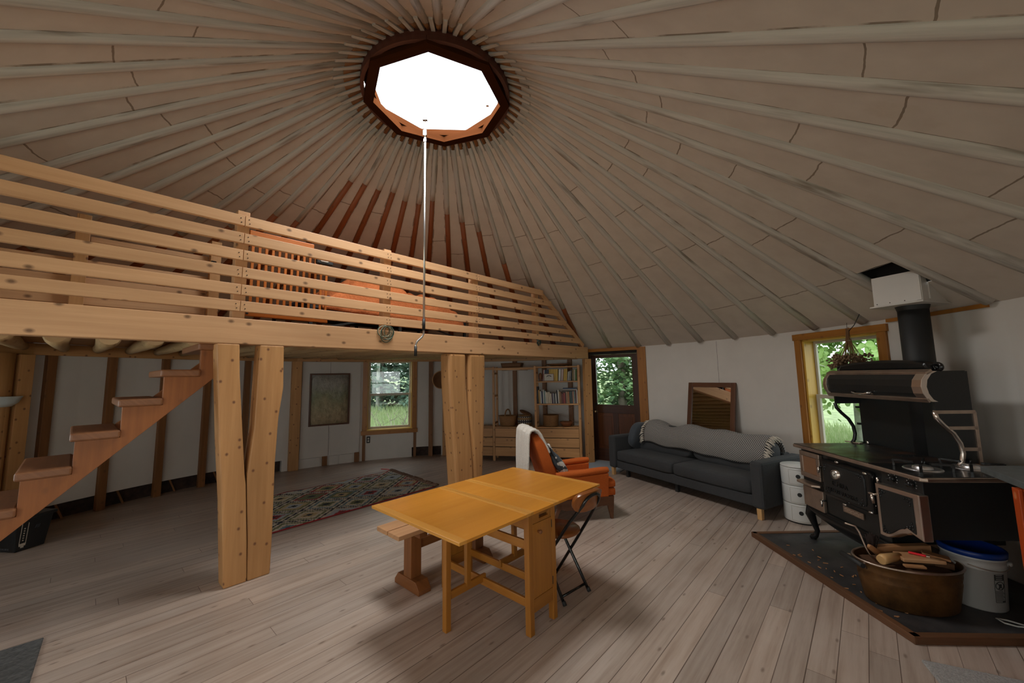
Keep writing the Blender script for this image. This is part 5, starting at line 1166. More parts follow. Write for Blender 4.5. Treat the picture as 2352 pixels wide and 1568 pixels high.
# ------------------------------------------------------------------ tub, bucket, counter
tu = thing('copper_tub', 'old oval copper boiler tub of kindling on the hearth', 'tub', (2.660, 2.800, 0.038), R(-8))
mb = MB(); prof = [(0, 0.0), (0.80, 0.0), (0.84, 0.012), (0.93, 0.16), (0.935, 0.17), (0.925, 0.18), (0.95, 0.21), (0.955, 0.22), (0.95, 0.23), (0.985, 0.262), (1.0, 0.267), (1.0, 0.277), (0.97, 0.277), (0.965, 0.265), (0.80, 0.02), (0, 0.02)]
mb.lathe(prof, 56, (0, 0, 0), 0.305, 0.205); mb.build('tub_body', 'old_copper', tu)
mb = MB(); mb.tube([(0.302 * math.cos(t), 0.203 * math.sin(t), 0.273) for t in [2 * PI * k / 56 for k in range(57)]], 0.007, 8, False); mb.build('rim', 'nickel_worn', tu)
mb = MB(); mb.tube([(-0.33, -0.10, 0.262), (-0.335, 0.10, 0.262)], 0.016, 12); mb.build('handle_grip', 'black_matte', tu)
for s in (-1, 1):
    mb = MB(); mb.tube([(-0.335, s * 0.08, 0.262), (-0.30, s * 0.07, 0.267), (-0.285, s * 0.06, 0.23)], 0.006, 8); mb.build('handle_bail', 'nickel_worn', tu)
mb = MB(); mb.box((0, 0, 0.22), (0.42, 0.27, 0.04)); mb.build('dark_fill', 'bark_wood', tu)
rnd = random.Random(31)
def inrot(x, y, z, a=-8):
    d = R(a); z -= 0.036; return (2.660 + x * math.cos(d) - y * math.sin(d), 2.800 + x * math.sin(d) + y * math.cos(d), 0.038 + z)
def stick(label, p, q, w_, h_, mat='kindling_wood', name='kindling_stick', group='kindling in the copper tub'):
    mb = MB(); mb.bar(inrot(*p), inrot(*q), w_, h_); return tag(mb.build(name, mat, bevel=0.004), label, 'firewood', group)
stick('long split kindling stick across the back of the copper tub', (-0.14, 0.09, 0.335), (0.22, 0.10, 0.355), 0.05, 0.045)
stick('flat grey-brown board offcut on top of the kindling', (-0.06, -0.02, 0.335), (0.16, -0.06, 0.345), 0.12, 0.022, 'bench_top_wood')
stick('short pale wood offcut at the right end of the flat board', (0.10, 0.0, 0.362), (0.21, -0.07, 0.348), 0.07, 0.014)
stick('small pale wood chip at the front rim of the copper tub', (-0.10, -0.12, 0.320), (0.01, -0.135, 0.322), 0.035, 0.014)
stick('dark bark-covered split behind the flat board', (-0.12, 0.02, 0.305), (0.17, 0.03, 0.305), 0.07, 0.05, 'bark_wood')
stick('dark brown split at the right end of the copper tub', (0.12, 0.06, 0.30), (0.26, -0.03, 0.29), 0.05, 0.04, 'bark_wood')
lt = thing('lighter', 'red plastic lighter lying on the kindling board', 'lighter', inrot(0.05, -0.03, 0.360), R(-48))
mb = MB(); mb.box((0, 0, 0), (0.085, 0.018, 0.012)); mb.build('barrel', 'red_plastic', lt, bevel=0.004); mb = MB(); mb.box((0.05, 0, 0), (0.018, 0.014, 0.010)); mb.build('nozzle', 'chrome', lt)
hb = thing('hand_brush', 'small wooden hearth brush standing in the copper tub', 'brush', inrot(-0.17, 0.02, 0.34), R(20))
mb = MB(); mb.cushion((0, 0, 0.01), (0.16, 0.03, 0.035), 0.6, 0.6, Matrix.Rotation(R(35), 3, 'Y')); mb.build('brush_handle', 'kindling_wood', hb)
mb = MB()
for k in range(90):
    x, y = rnd.uniform(-0.03, 0.05), rnd.uniform(-0.03, 0.03); mb.tube([(x * 0.5 + 0.02, 0.03 + y * 0.5, 0.01), (x + 0.06, 0.05 + y, 0.085 + rnd.uniform(-0.01, 0.01))], 0.0022, 4)
mb.build('bristles', 'bristle', hb)
mal = thing('wooden_mallet', 'pale round-ended wooden stick at the left rim of the copper tub', 'stick', inrot(-0.155, -0.06, 0.333), R(-15))
mb = MB(); mb.tube([(-0.05, -0.03, 0.0), (-0.03, -0.018, 0.004), (0.10, 0.06, 0.0)], [0.028, 0.032, 0.024], 16); mb.build('shaft', 'foot_wood', mal)
pk = thing('poker', 'bent grey metal poker leaning in the copper tub', 'poker', inrot(-0.20, 0.02, 0.27))
mb = MB(); mb.tube([(0.05, -0.03, -0.02), (-0.01, 0.0, 0.06), (-0.02, 0.01, 0.10), (-0.03, 0.04, 0.19), (-0.045, 0.05, 0.225), (-0.10, 0.07, 0.24)], 0.006, 8); mb.build('rod', 'nickel_worn', pk)
bk_ = thing('bucket', 'white plastic bucket with dark blue lid beside the copper tub', 'bucket', (3.10, 2.79, 0.038), R(-55))
mb = MB(); mb.lathe([(0, 0), (0.125, 0), (0.132, 0.008), (0.146, 0.255), (0.153, 0.258), (0.153, 0.27), (0.148, 0.273), (0.149, 0.315), (0.156, 0.318), (0.156, 0.328), (0.150, 0.332), (0, 0.332)], 56); mb.build('bucket_body', 'bucket_plastic', bk_)
mb = MB(); mb.lathe([(0.150, 0.330), (0.160, 0.332), (0.162, 0.362), (0.154, 0.368), (0.146, 0.366), (0.140, 0.352), (0, 0.350)], 56); mb.build('lid', 'blue_plastic', bk_)
mb = MB(); mb.tube([(0.158 * math.cos(t), 0.158 * math.sin(t), 0.285 - 0.02 * math.sin((t + 1.6) / 1.9 * PI)) for t in [-1.6 + 1.9 * k / 20 for k in range(21)]], 0.003, 6); mb.build('bail_wire', 'nickel_worn', bk_)
mb = MB(); mb.cushion((0.152 * math.cos(0.32), 0.152 * math.sin(0.32), 0.285), (0.05, 0.05, 0.03), 0.6, 0.6); mb.build('bail_boss', 'bucket_plastic', bk_)
def onb(a, z, o=0.0015):
    r = 0.132 + (0.146 - 0.132) * (z - 0.008) / 0.247 + o; return (r * math.cos(R(a)), r * math.sin(R(a)), z)
LB0 = -36
mb = MB(); mb.grid(lambda u, v: onb(LB0 - 12 + 24 * u, 0.205 + 0.037 * v), 8, 3); lb = mb.build('warning_label', 'ink', bk_)
mb = MB(); mb.tube([onb(LB0 + 10 * math.cos(2 * PI * k / 30), 0.172 + 0.025 * math.sin(2 * PI * k / 30)) for k in range(31)], 0.0018, 5, False); mb.tube([onb(LB0 - 7, 0.189), onb(LB0 + 7, 0.155)], 0.002, 5)
mb.grid(lambda u, v: onb(LB0 - 3 + 7 * u, 0.160 + 0.024 * v, 0.002), 4, 3); mb.grid(lambda u, v: onb(LB0 - 5 + 4 * u, 0.153 + 0.008 * v, 0.002), 4, 3); mb.build('warning_sign', 'ink', lb)
mb = MB()
for z in (0.237, 0.225, 0.213): mb.grid(lambda u, v: onb(LB0 - 9 + 15 * u, z - 0.002 + 0.003 * v, 0.0025), 4, 1)
mb.build('label_lines', 'bucket_plastic', lb)
mb = MB()
for k in range(9): mb.grid(lambda u, v: onb(LB0 - 11 + (18 + 3 * (k % 3)) * u, 0.137 - 0.0075 * k + 0.0028 * v), 5, 1)
for s in (-12, 12): mb.tube([onb(LB0 + s, 0.205), onb(LB0 + s, 0.07)], 0.0009, 4)
mb.grid(lambda u, v: onb(LB0 - 12 + 24 * u, 0.068 + 0.003 * v), 6, 1); mb.grid(lambda u, v: onb(LB0 + 4 + 7 * u, 0.072 + 0.006 * v), 3, 1); mb.build('small_print', 'ink', lb)
mb = MB(); P = [(3.05, 2.44), (2.99, 2.36), (3.03, 2.28), (3.20, 2.20)]
mb.tube([(3.45, 2.52, 0.055), (3.14, 2.50, 0.046), (3.02, 2.52, 0.046), (2.985, 2.555, 0.046), (2.99, 2.60, 0.046), (3.03, 2.58, 0.047), (3.10, 2.50, 0.047), (3.20, 2.42, 0.047)], 0.005, 8)
tag(mb.build('white_cable', 'cord_white'), 'white cable looped on the hearth in front of the bucket', 'cable')
ct = thing('counter', 'dark grey stone countertop at the right edge beside the stove', 'counter', (0, 0, 0.94))
mb = MB(); mb.prism([(2.975, 2.560), (2.50, 1.72), (3.15, 1.40), (3.40, 2.0), (3.56, 2.53)], (0, 0, 0), (1, 0, 0), (0, 1, 0), 0.04); mb.build('slab', 'slate_counter', ct, bevel=0.004)
cb = thing('orange_cabinet', 'orange-painted open wooden cabinet under the dark countertop', 'cabinet', (2.80, 2.255, 0), R(-119.5))
CWD, CDP, CH = 0.62, 0.40, 0.935
mb = MB(); mb.box((0.012, CDP / 2, CH / 2), (0.024, CDP, CH), None, 2); mb.build('side_panel', 'orange_paint_wood', cb, bevel=0.003)
mb = MB(); mb.box((CWD - 0.012, CDP / 2, CH / 2), (0.024, CDP, CH), None, 2); mb.build('side_panel', 'orange_paint_wood', cb, bevel=0.003)
mb = MB(); mb.box((CWD / 2, CDP - 0.01, CH / 2), (CWD - 0.05, 0.016, CH - 0.02), None, 2); mb.build('back_panel', 'orange_paint_wood', cb)
for z in (0.06, 0.40, 0.715, CH - 0.012):
    mb = MB(); mb.box((CWD / 2, CDP / 2, z), (CWD - 0.05, CDP - 0.03, 0.022)); mb.build('shelf', 'orange_paint_wood', cb, bevel=0.003)
mb = MB(); mb.box((0.03, -0.006, CH / 2), (0.06, 0.016, CH), None, 2); mb.build('face_stile', 'orange_paint_wood', cb, bevel=0.003)
mt_ = tag(MB().box((0, 0, 0.008), (0.62, 0.9, 0.016)).build('floor_mat', 'mat_bath', bevel=0.006, loc=(2.32, 1.78, 0), rotz=R(-24)), 'soft grey mat at the bottom right corner near the hearth', 'mat')
mt_ = tag(MB().box((0, 0, 0.006), (0.80, 0.50, 0.012)).build('floor_mat', 'mat_dark', bevel=0.004, loc=(-2.89, 2.18, 0), rotz=R(-45)), 'dark woven doormat at the bottom left corner', 'mat')
# ------------------------------------------------------------------ shelving, in a frame whose x runs along its front and y to the wall
IA = R(-11.5); IP = (-1.21, 7.81)
def ip(x, y, z): return (IP[0] + x * math.cos(IA) - y * math.sin(IA), IP[1] + x * math.sin(IA) + y * math.cos(IA), z)
iv = thing('shelving_unit', 'pine open shelving frame of three bays under the loft', 'shelf', ip(0, 0, 0), IA)
for k in range(4):
    x = 0.022 + 0.823 * k
    for y in (0.0, 0.27):
        mb = MB(); mb.box((x, y + 0.016, 0.895), (0.044, 0.032, 1.79), None, 2); po = mb.build('upright', 'pine_shelf', iv, bevel=0.003)
    for z in (0.12, 0.70, 1.22, 1.66):
        mb = MB(); mb.box((x, 0.15, z), (0.022, 0.24, 0.036), None, 1); mb.build('rung', 'pine_shelf', iv, bevel=0.002)
def bx_(k): return 0.044 + 0.823 * k, 0.823 * (k + 1)
for k, zs in ((0, (1.775,)), (1, (1.765,)), (2, (1.775, 1.495, 1.072))):
    x0, x1 = bx_(k)
    for z in zs:
        if k == 2: 
            mb = MB(); mb.box(((x0 + x1) / 2, 0.15, z - 0.012), (x1 - x0, 0.30, 0.024)); mb.build('shelf_board', 'pine_shelf', iv, bevel=0.003)
        else:
            mb = MB(); mb.box(((x0 + x1) / 2, 0.012, z - 0.02), (x1 - x0, 0.022, 0.045)); mb.build('top_rail', 'pine_shelf', iv, bevel=0.003)
x0, x1 = bx_(1); mb = MB(); mb.tube([(x0 + 0.15, 0.02, 1.715), (x1 - 0.12, 0.02, 1.715)], 0.006, 8)
for x in (x0 + 0.15, x1 - 0.12): mb.tube([(x, 0.02, 1.715), (x, 0.02, 1.745)], 0.005, 6)
mb.build('hanging_rod', 'nickel_worn', iv)
x0, x1 = bx_(2); mb = MB()
for p, q in (((x0, 0.285, 0.66), (x1, 0.285, 1.05)), ((x0, 0.285, 1.05), (x1, 0.285, 0.66))): mb.tube([p, q], 0.002, 5)
mb.build('cross_wire', 'nickel_worn', iv)
for k, lb in enumerate(('pine three-drawer chest half hidden behind the stout forked post', 'pine three-drawer chest below the handled and banded baskets', 'pine three-drawer chest below the bookshelves')):
    x0, x1 = bx_(k); W_ = x1 - x0 - 0.006; c = thing('drawer_chest', lb, 'chest of drawers', ip((x0 + x1) / 2, 0, 0), IA, 'pine chests in the shelving unit')
    mb = MB(); mb.box((0, 0.165, 0.355), (W_, 0.26, 0.53)); mb.build('carcass', 'pine_shelf', c)
    mb = MB(); mb.box((0, 0.15, 0.628), (W_, 0.295, 0.020)); mb.build('top_board', 'pine_shelf', c, bevel=0.002)
    mb = MB(); mb.box((0, 0.028, 0.355), (W_ - 0.01, 0.016, 0.52)); mb.build('front_gap', 'dark_gap', c)
    for z in (0.527, 0.350, 0.173):
        mb = MB(); mb.box((0, 0.012, z), (W_, 0.020, 0.165)); mb.build('drawer', 'pine_shelf', c, bevel=0.003)
def basket(name, label, cat, x, y, z, prof, mat, sx=1, sy=1, handle=None):
    b = thing(name, label, cat, ip(x, y, z), IA)
    mb = MB(); mb.lathe(prof, 40, (0, 0, 0), sx, sy); mb.build('body', mat, b)
    if handle:
        hw, hh, r, an = handle; c, s = math.cos(R(an)), math.sin(R(an)); z0 = max(p[1] for p in prof)
        mb = MB(); mb.tube([(hw * math.cos(t) * c, hw * math.cos(t) * s, z0 - 0.02 + hh * max(0, math.sin(t)) ** 0.8) for t in [PI * k / 20 for k in range(21)]], r, 10); mb.build('handle', mat, b)
    return b
basket('handled_basket', 'wicker basket with a tall hoop handle on the middle chest', 'basket', 1.09, 0.155, 0.640, [(0, 0), (0.135, 0), (0.150, 0.015), (0.172, 0.13), (0.176, 0.185), (0.184, 0.19), (0.184, 0.20), (0.168, 0.198), (0.140, 0.02), (0, 0.02)], 'wicker', 1.0, 0.78, (0.125, 0.135, 0.014, 78))
bnb = basket('banded_basket', 'round basket with black zigzag bands beside the handled basket', 'basket', 1.425, 0.15, 0.640, [(0, 0), (0.105, 0), (0.125, 0.02), (0.143, 0.09), (0.140, 0.15), (0.122, 0.20), (0.120, 0.21), (0.112, 0.205), (0.13, 0.09), (0.1, 0.02), (0, 0.02)], 'wicker_band')
mb = MB(); mb.lathe([(0, 0.02), (0.06, 0.015), (0.125, 0), (0.128, 0.006), (0.06, 0.024), (0, 0.03)], 32); o = mb.build('lid', 'wicker_dark', bnb, loc=(0.02, 0.02, 0.245)); o.rotation_euler = (R(8), R(24), 0)
basket('storage_basket', 'plain brown wicker basket below the books', 'basket', 1.935, 0.15, 0.640, [(0, 0), (0.125, 0), (0.138, 0.012), (0.152, 0.20), (0.156, 0.215), (0.148, 0.217), (0.13, 0.02), (0, 0.02)], 'wicker')
basket('basket_bowl', 'small shallow red-brown basket bowl below the books', 'bowl', 2.235, 0.13, 0.640, [(0, 0), (0.06, 0), (0.085, 0.02), (0.122, 0.07), (0.125, 0.085), (0.116, 0.085), (0.08, 0.025), (0, 0.012)], 'wicker_red')
tr = thing('wicker_tray', 'rectangular wicker basket on top of the middle bay', 'basket', ip(1.20, 0.15, 1.768), IA)
mb = MB(); mb.grid(lambda u, v: ((u - 0.5) * 0.36, (v - 0.5) * 0.24, 0.006), 2, 2)
for a, b in (((-0.20, -0.13), (0.20, -0.13)), ((0.20, -0.13), (0.20, 0.13)), ((0.20, 0.13), (-0.20, 0.13)), ((-0.20, 0.13), (-0.20, -0.13))):
    mb.grid(lambda u, v: ((a[0] + (b[0] - a[0]) * u) * (0.9 + 0.1 * v), (a[1] + (b[1] - a[1]) * u) * (0.9 + 0.1 * v), 0.006 + 0.085 * v), 12, 3, uvs=(0.3, 0.08))
mb.build('tray_body', 'wicker_dark', tr, solid=0.012)
dish = tag(MB().lathe([(0, 0.0), (0.12, 0.0), (0.20, 0.022), (0.235, 0.045), (0.235, 0.05), (0.19, 0.03), (0.1, 0.01), (0, 0.01)], 44, (0, 0, 0), 1, 0.6).build('wicker_platter', 'wicker_dark', loc=ip(2.10, 0.15, 1.776), rotz=IA), 'dark flat oval wicker platter on top of the bookshelves', 'platter')
hbk = thing('hanging_basket', 'round shallow basket hung on the wall post left of the shelving', 'basket', (-1.425, 7.80, 1.555))
hbk.rotation_euler = (R(90), 0, R(8))
mb = MB(); mb.lathe([(0.0, -0.055), (0.08, -0.050), (0.145, -0.02), (0.172, 0.03), (0.178, 0.035), (0.170, 0.04), (0.14, -0.008), (0, -0.04)], 40); mb.build('bowl', 'wicker_dark', hbk)
mb = MB(); mb.grid(lambda u, v: (0.035 + (v - 0.5) * 0.045, 0.185 * math.cos(PI * u), 0.035 + 0.09 * math.sin(PI * u)), 24, 2, uvs=(0.5, 0.04)); mb.build('handle', 'pine_shelf', hbk, solid=0.006)
mb = MB(); mb.tube([(0.172 * math.cos(t), 0.172 * math.sin(t), 0.036) for t in [2 * PI * k / 40 for k in range(41)]], 0.008, 8, False); mb.build('rim', 'pine_shelf', hbk)
# books
BC = {'black': (0.012, 0.012, 0.014), 'gold': (0.40, 0.24, 0.06), 'white': (0.62, 0.60, 0.56), 'navy': (0.02, 0.03, 0.08), 'cream': (0.56, 0.48, 0.36), 'teal green': (0.10, 0.18, 0.16), 'purple': (0.07, 0.03, 0.07), 'grey': (0.33, 0.33, 0.33),
      'dark grey': (0.05, 0.05, 0.055), 'tan': (0.42, 0.28, 0.15), 'brown': (0.22, 0.11, 0.05), 'dark red': (0.16, 0.03, 0.03), 'red': (0.35, 0.06, 0.045), 'maroon': (0.11, 0.025, 0.03), 'rust': (0.36, 0.15, 0.06), 'dark green': (0.03, 0.06, 0.05), 'pink-brown': (0.40, 0.21, 0.13),
      'grey-green': (0.16, 0.20, 0.18), 'yellow': (0.58, 0.36, 0.045), 'olive': (0.20, 0.13, 0.03), 'green': (0.08, 0.17, 0.04), 'pale pink': (0.50, 0.37, 0.32), 'dark blue': (0.02, 0.04, 0.09)}
for n_, c in BC.items(): plain('book_' + n_, c, 0.5)
plain('book_pages', (0.6, 0.55, 0.45), 0.8)
PXM = 0.79 / 925.0; bx0, bx1 = bx_(2)
def book(col, x0, x1, h, lean, z, label, group, depth=0.17, yb=0.03):
    W_ = (x1 - x0) * PXM * 0.94; H_ = h * PXM; X = bx0 + (0.5 * (x0 + x1) - 215) * PXM
    mb = MB(); t = min(0.003, W_ * 0.2)
    mb.box((-W_ / 2 + t / 2, depth / 2, H_ / 2), (t, depth, H_)); mb.box((W_ / 2 - t / 2, depth / 2, H_ / 2), (t, depth, H_)); mb.box((0, t / 2, H_ / 2), (W_ - 2 * t, t, H_))
    mb.box((0, depth / 2, H_ / 2), (W_ - 2 * t, depth - 0.008, H_ - 0.006), None, 2, 1)
    if lean: 
        for i, v in enumerate(mb.v): mb.v[i] = Matrix.Rotation(R(lean), 3, 'Y') @ v
        zm = min(v.z for v in mb.v)
    else: zm = 0
    o = mb.build('book', ['book_' + col, 'book_pages'], loc=ip(X, yb, z - zm + 0.0005), rotz=IA); return tag(o, label, 'book', group)
mid = [('black', 215, 258, 375, -3), ('gold', 262, 298, 300, -4), ('white', 300, 326, 270, -3), ('navy', 330, 360, 262, -4), ('white', 363, 383, 305, -3), ('teal green', 386, 408, 285, -3), ('white', 410, 430, 272, -3), ('cream', 433, 476, 250, -3), ('cream', 480, 513, 256, -3), ('cream', 516, 552, 220, -3),
       ('purple', 558, 580, 222, -3), ('grey', 583, 604, 224, -3), ('dark grey', 607, 632, 220, -2), ('white', 637, 660, 222, -3), ('black', 662, 688, 285, -5), ('white', 692, 714, 300, -3), ('tan', 717, 743, 264, -3), ('brown', 746, 773, 252, -3), ('dark red', 776, 810, 216, -3), ('red', 813, 848, 234, -2),
       ('maroon', 851, 872, 240, -3), ('tan', 875, 903, 258, -3), ('rust', 906, 943, 258, -3), ('dark green', 946, 982, 258, -2), ('dark grey', 985, 1014, 262, -3), ('pink-brown', 1017, 1043, 262, -3), ('grey-green', 1046, 1072, 266, -3), ('maroon', 1075, 1094, 296, 0), ('white', 1097, 1116, 296, 0), ('yellow', 1119, 1138, 245, 0)]
for i, (c, a, b, h, l) in enumerate(mid): book(c, a, b, h, l * 0.7, 1.073, f'{c} book standing {ORD[i]} from the left on the lower bookshelf', 'books on the lower bookshelf')
for i, (c, w_, dz) in enumerate((('black', 0.25, 0.0), ('tan', 0.27, 0.018), ('grey', 0.28, 0.028), ('dark blue', 0.255, 0.040))):
    mb = MB(); hh = (0.017, 0.009, 0.011, 0.02)[i]; mb.box((0, 0, hh / 2), (w_, 0.17, hh)); mb.box((0, 0.003, hh / 2), (w_ + 0.001, 0.17, hh * 0.6), None, 0, 1)
    o = mb.build('book', ['book_' + c, 'book_pages'], loc=ip(bx0 + (930 - 215) * PXM + 0.006 * i, 0.115, 1.073 + 268 * PXM + dz), rotz=IA); tag(o, f'{c} book lying flat, {ORD[3 - i]} from the top of the stack on the lower books', 'book', 'flat books on the lower row')
topb = [('red', 350, 362, 250, 4), ('white', 365, 380, 252, 4), ('dark grey', 394, 412, 250, 1), ('dark blue', 415, 432, 252, 1), ('black', 434, 452, 246, 1), ('dark blue', 454, 472, 252, 1), ('dark grey', 474, 488, 240, 1), ('yellow', 492, 514, 262, 2), ('yellow', 518, 556, 262, 2), ('yellow', 558, 598, 264, 2), ('yellow', 600, 640, 262, 2), ('yellow', 642, 690, 262, 2),
        ('white', 702, 750, 258, 4), ('pale pink', 758, 808, 258, 4), ('yellow', 815, 850, 268, 4), ('yellow', 853, 892, 266, 4), ('white', 898, 908, 205, 7), ('grey', 911, 922, 210, 7), ('white', 925, 938, 215, 7), ('dark grey', 941, 952, 205, 7), ('white', 955, 967, 215, 7), ('black', 974, 1004, 245, 0), ('olive', 1008, 1042, 240, 2), ('cream', 1045, 1070, 250, 2), ('green', 1073, 1108, 252, 2)]
for i, (c, a, b, h, l) in enumerate(topb): book(c, a, b, h, l, 1.496, f'{c} book or magazine standing {ORD[i]} from the left on the upper bookshelf', 'books on the upper bookshelf', 0.17, 0.08)
fg = thing('carved_ornament', 'dark red-brown carved oval ornament at the left of the upper bookshelf', 'ornament', ip(bx0 + 82 * PXM, 0.10, 1.4955), IA)
mb = MB(); mb.lathe([(0, 0), (0.028, 0), (0.030, 0.008), (0.022, 0.014), (0.036, 0.06), (0.038, 0.10), (0.028, 0.14), (0.012, 0.158), (0, 0.16)], 24, (0, 0, 0), 1, 0.7); mb.build('ornament_body', 'bench_wood', fg)
cd = thing('framed_card', 'small framed plant drawing standing in front of the yellow magazines', 'picture', ip(bx0 + (497 - 215) * PXM, 0.045, 1.4958), IA); cd.rotation_euler = (R(-7), 0, IA)
mb = MB(); rframe(mb, -0.096, 0.096, 0.0, 0.142, 0.008, 0.006, 0.012); mb.build('frame', 'bench_wood', cd); mb = MB(); mb.box((0, 0.003, 0.071), (0.18, 0.004, 0.128)); cp_ = mb.build('card', 'paper', cd)
mb = MB()
for k in range(16): a_ = PI * (0.08 + 0.84 * k / 15); mb.cushion((0.042 * math.cos(a_), 0.0005, 0.085 + 0.022 * math.sin(a_) - 0.006 * (k % 2)), (0.018, 0.001, 0.009), 1, 1, Matrix.Rotation(-a_ * 0.4, 3, 'Y'), 8, 4)
mb.box((0, 0.0005, 0.075), (0.003, 0.001, 0.03)); mb.build('plant_drawing', 'dark_gap', cp_)
# framed relief map on the wall
A_, B_ = Vector((-3.784, 7.270)), Vector((-3.200, 7.667)); mm = (A_ + B_) / 2; an = math.atan2((B_ - A_).y, (B_ - A_).x); W_ = (B_ - A_).length
inn = Vector((math.sin(an), -math.cos(an)))
mpf = thing('relief_map', 'framed raised relief map on the white wall left of the window', 'picture', (mm.x + inn.x * 0.02, mm.y + inn.y * 0.02, 0.74), an)
mb = MB(); rframe(mb, -W_ / 2, W_ / 2, 0, 0.975, 0.030, 0.012, 0.024); mb.build('frame', 'mirror_wood', mpf, bevel=0.003)
mb = MB(); mb.grid(lambda u, v: ((u - 0.5) * (W_ - 0.05), 0.004, 0.025 + 0.925 * v), 4, 4); mb.build('map_sheet', 'relief_map', mpf, solid=0.004)
oc = CW + e_(115.3) * (RW - 0.012); ot = thing('wall_outlet', 'black outlet box with pale socket under the window sill', 'outlet', (oc.x, oc.y, 0.40), R(115.3 - 90))
mb = MB(); mb.box((0, 0, 0), (0.065, 0.022, 0.125)); mb.build('box', 'black_matte', ot, bevel=0.003)
for z in (-0.024, 0.024):
    mb = MB(); mb.cushion((0, -0.012, z), (0.030, 0.008, 0.036), 0.5, 0.5); mb.build('socket', 'paper', ot)
# sconce and storage box at the far left
lp = thing('wall_sconce', 'white bowl-shaped lamp on the round post at the far left', 'lamp', (-5.36, 4.09, 1.37))
mb = MB(); mb.lathe([(0.03, 0.0), (0.08, 0.005), (0.125, 0.045), (0.150, 0.105), (0.154, 0.107), (0.150, 0.112), (0.12, 0.05), (0.06, 0.012), (0, 0.01)], 36); mb.build('shade', 'lampshade', lp); mb = MB(); mb.tube([(0, 0, -0.01), (0, 0, 0.02), (-0.05, 0.09, 0.04)], 0.014, 8); mb.build('bracket', 'black_matte', lp)
tt = thing('storage_tote', 'black plastic storage box with white markings under the stair', 'box', (-4.795, 3.90, 0.001), R(-8))
mb = MB(); b = 0
for z, e in ((0, 0.0), (0.30, 0.03)): mb.v += [Vector((-0.42 - e, -e, z)), Vector((e, -e, z)), Vector((e, 0.22 + e, z)), Vector((-0.42 - e, 0.22 + e, z))]
for q in ((0, 3, 2, 1), (4, 5, 6, 7), (0, 1, 5, 4), (1, 2, 6, 5), (2, 3, 7, 6), (3, 0, 4, 7)): mb.face(list(q), [(0, 0)] * 4)
mb.build('tote_body', 'black_plastic', tt, bevel=0.008); mb = MB(); mb.box((-0.21, 0.11, 0.312), (0.52, 0.32, 0.03)); mb.build('tote_lid', 'black_plastic', tt, bevel=0.008)
def tf_(y, z): return (0.0025 + 0.1 * z, y, z)
mb = MB()
for y in (0.022, 0.068): mb.bar(tf_(y, 0.06), tf_(y, 0.26), 0.004, 0.002, (1, 0, 0))
mb.bar(tf_(0.022, 0.06), tf_(0.068, 0.06), 0.024, 0.002, (1, 0, 0)); mb.bar(tf_(0.035, 0.042), tf_(0.058, 0.042), 0.02, 0.002, (1, 0, 0))
for k in range(6): mb.cushion(tf_(0.045, 0.10 + 0.022 * k), (0.002, 0.012, 0.012), 1, 1, None, 8, 6)
mb.build('printed_scale', 'paper', tt); mb = MB()
for k in range(3): mb.bar((0.003 + 0.02, 0.12 + 0.012 * k, 0.19), (0.003 + 0.024, 0.128 + 0.012 * k, 0.22), 0.003, 0.002, (1, 0, 0))
for k in range(5): mb.box((-0.16 + 0.022 * k, -0.0045, 0.03), (0.012, 0.002, 0.014))
mb.build('small_marks', 'grey_print', tt)
# dried flowers in the right window
q_ = Vector((3.405, 3.915))
df = thing('dried_flowers', 'bunch of dried flowers hanging upside down in the window behind the stove', 'flowers', (q_.x, q_.y, 1.99)); rnd = random.Random(2)
mb = MB(); mb.tube([(0.03, -0.12, 0.16), (0.02, -0.06, 0.06), (0, 0, -0.005)], 0.004, 6); mb.tube([(0, 0, 0.09), (0, 0.01, 0.0)], 0.002, 5); mb.build('string', 'black_matte', df)
mb = MB(); tips = []
for k in range(46):
    a_ = rnd.uniform(0, 2 * PI); r = 0.16 * math.sqrt(rnd.random()); z = -0.30 - rnd.uniform(-0.05, 0.06) + 0.4 * r * r; tips.append((r * math.cos(a_), r * math.sin(a_), z))
    mb.tube([(rnd.uniform(-0.012, 0.012), rnd.uniform(-0.012, 0.012), rnd.uniform(0, 0.05)), (r * 0.18 * math.cos(a_), r * 0.18 * math.sin(a_), -0.12), (r * 0.55 * math.cos(a_), r * 0.55 * math.sin(a_), -0.24), tips[-1]], 0.0022, 4)
mb.build('stems', 'dry_stem', df); mb = MB()
for t in tips:
    for _ in range(12): mb.cushion((t[0] + rnd.gauss(0, 0.018), t[1] + rnd.gauss(0, 0.018), t[2] + rnd.gauss(0, 0.014)), (0.022, 0.022, 0.018), 1, 1, None, 6, 4)
tag(mb.build('flower_heads', 'dry_flower', df), None, None, None, 'stuff'); mb = MB(); mb.tube([(0.016 * math.cos(t), 0.016 * math.sin(t), -0.09) for t in [2 * PI * k / 16 for k in range(17)]], 0.003, 5, False); mb.build('twine', 'rope_pale', df)

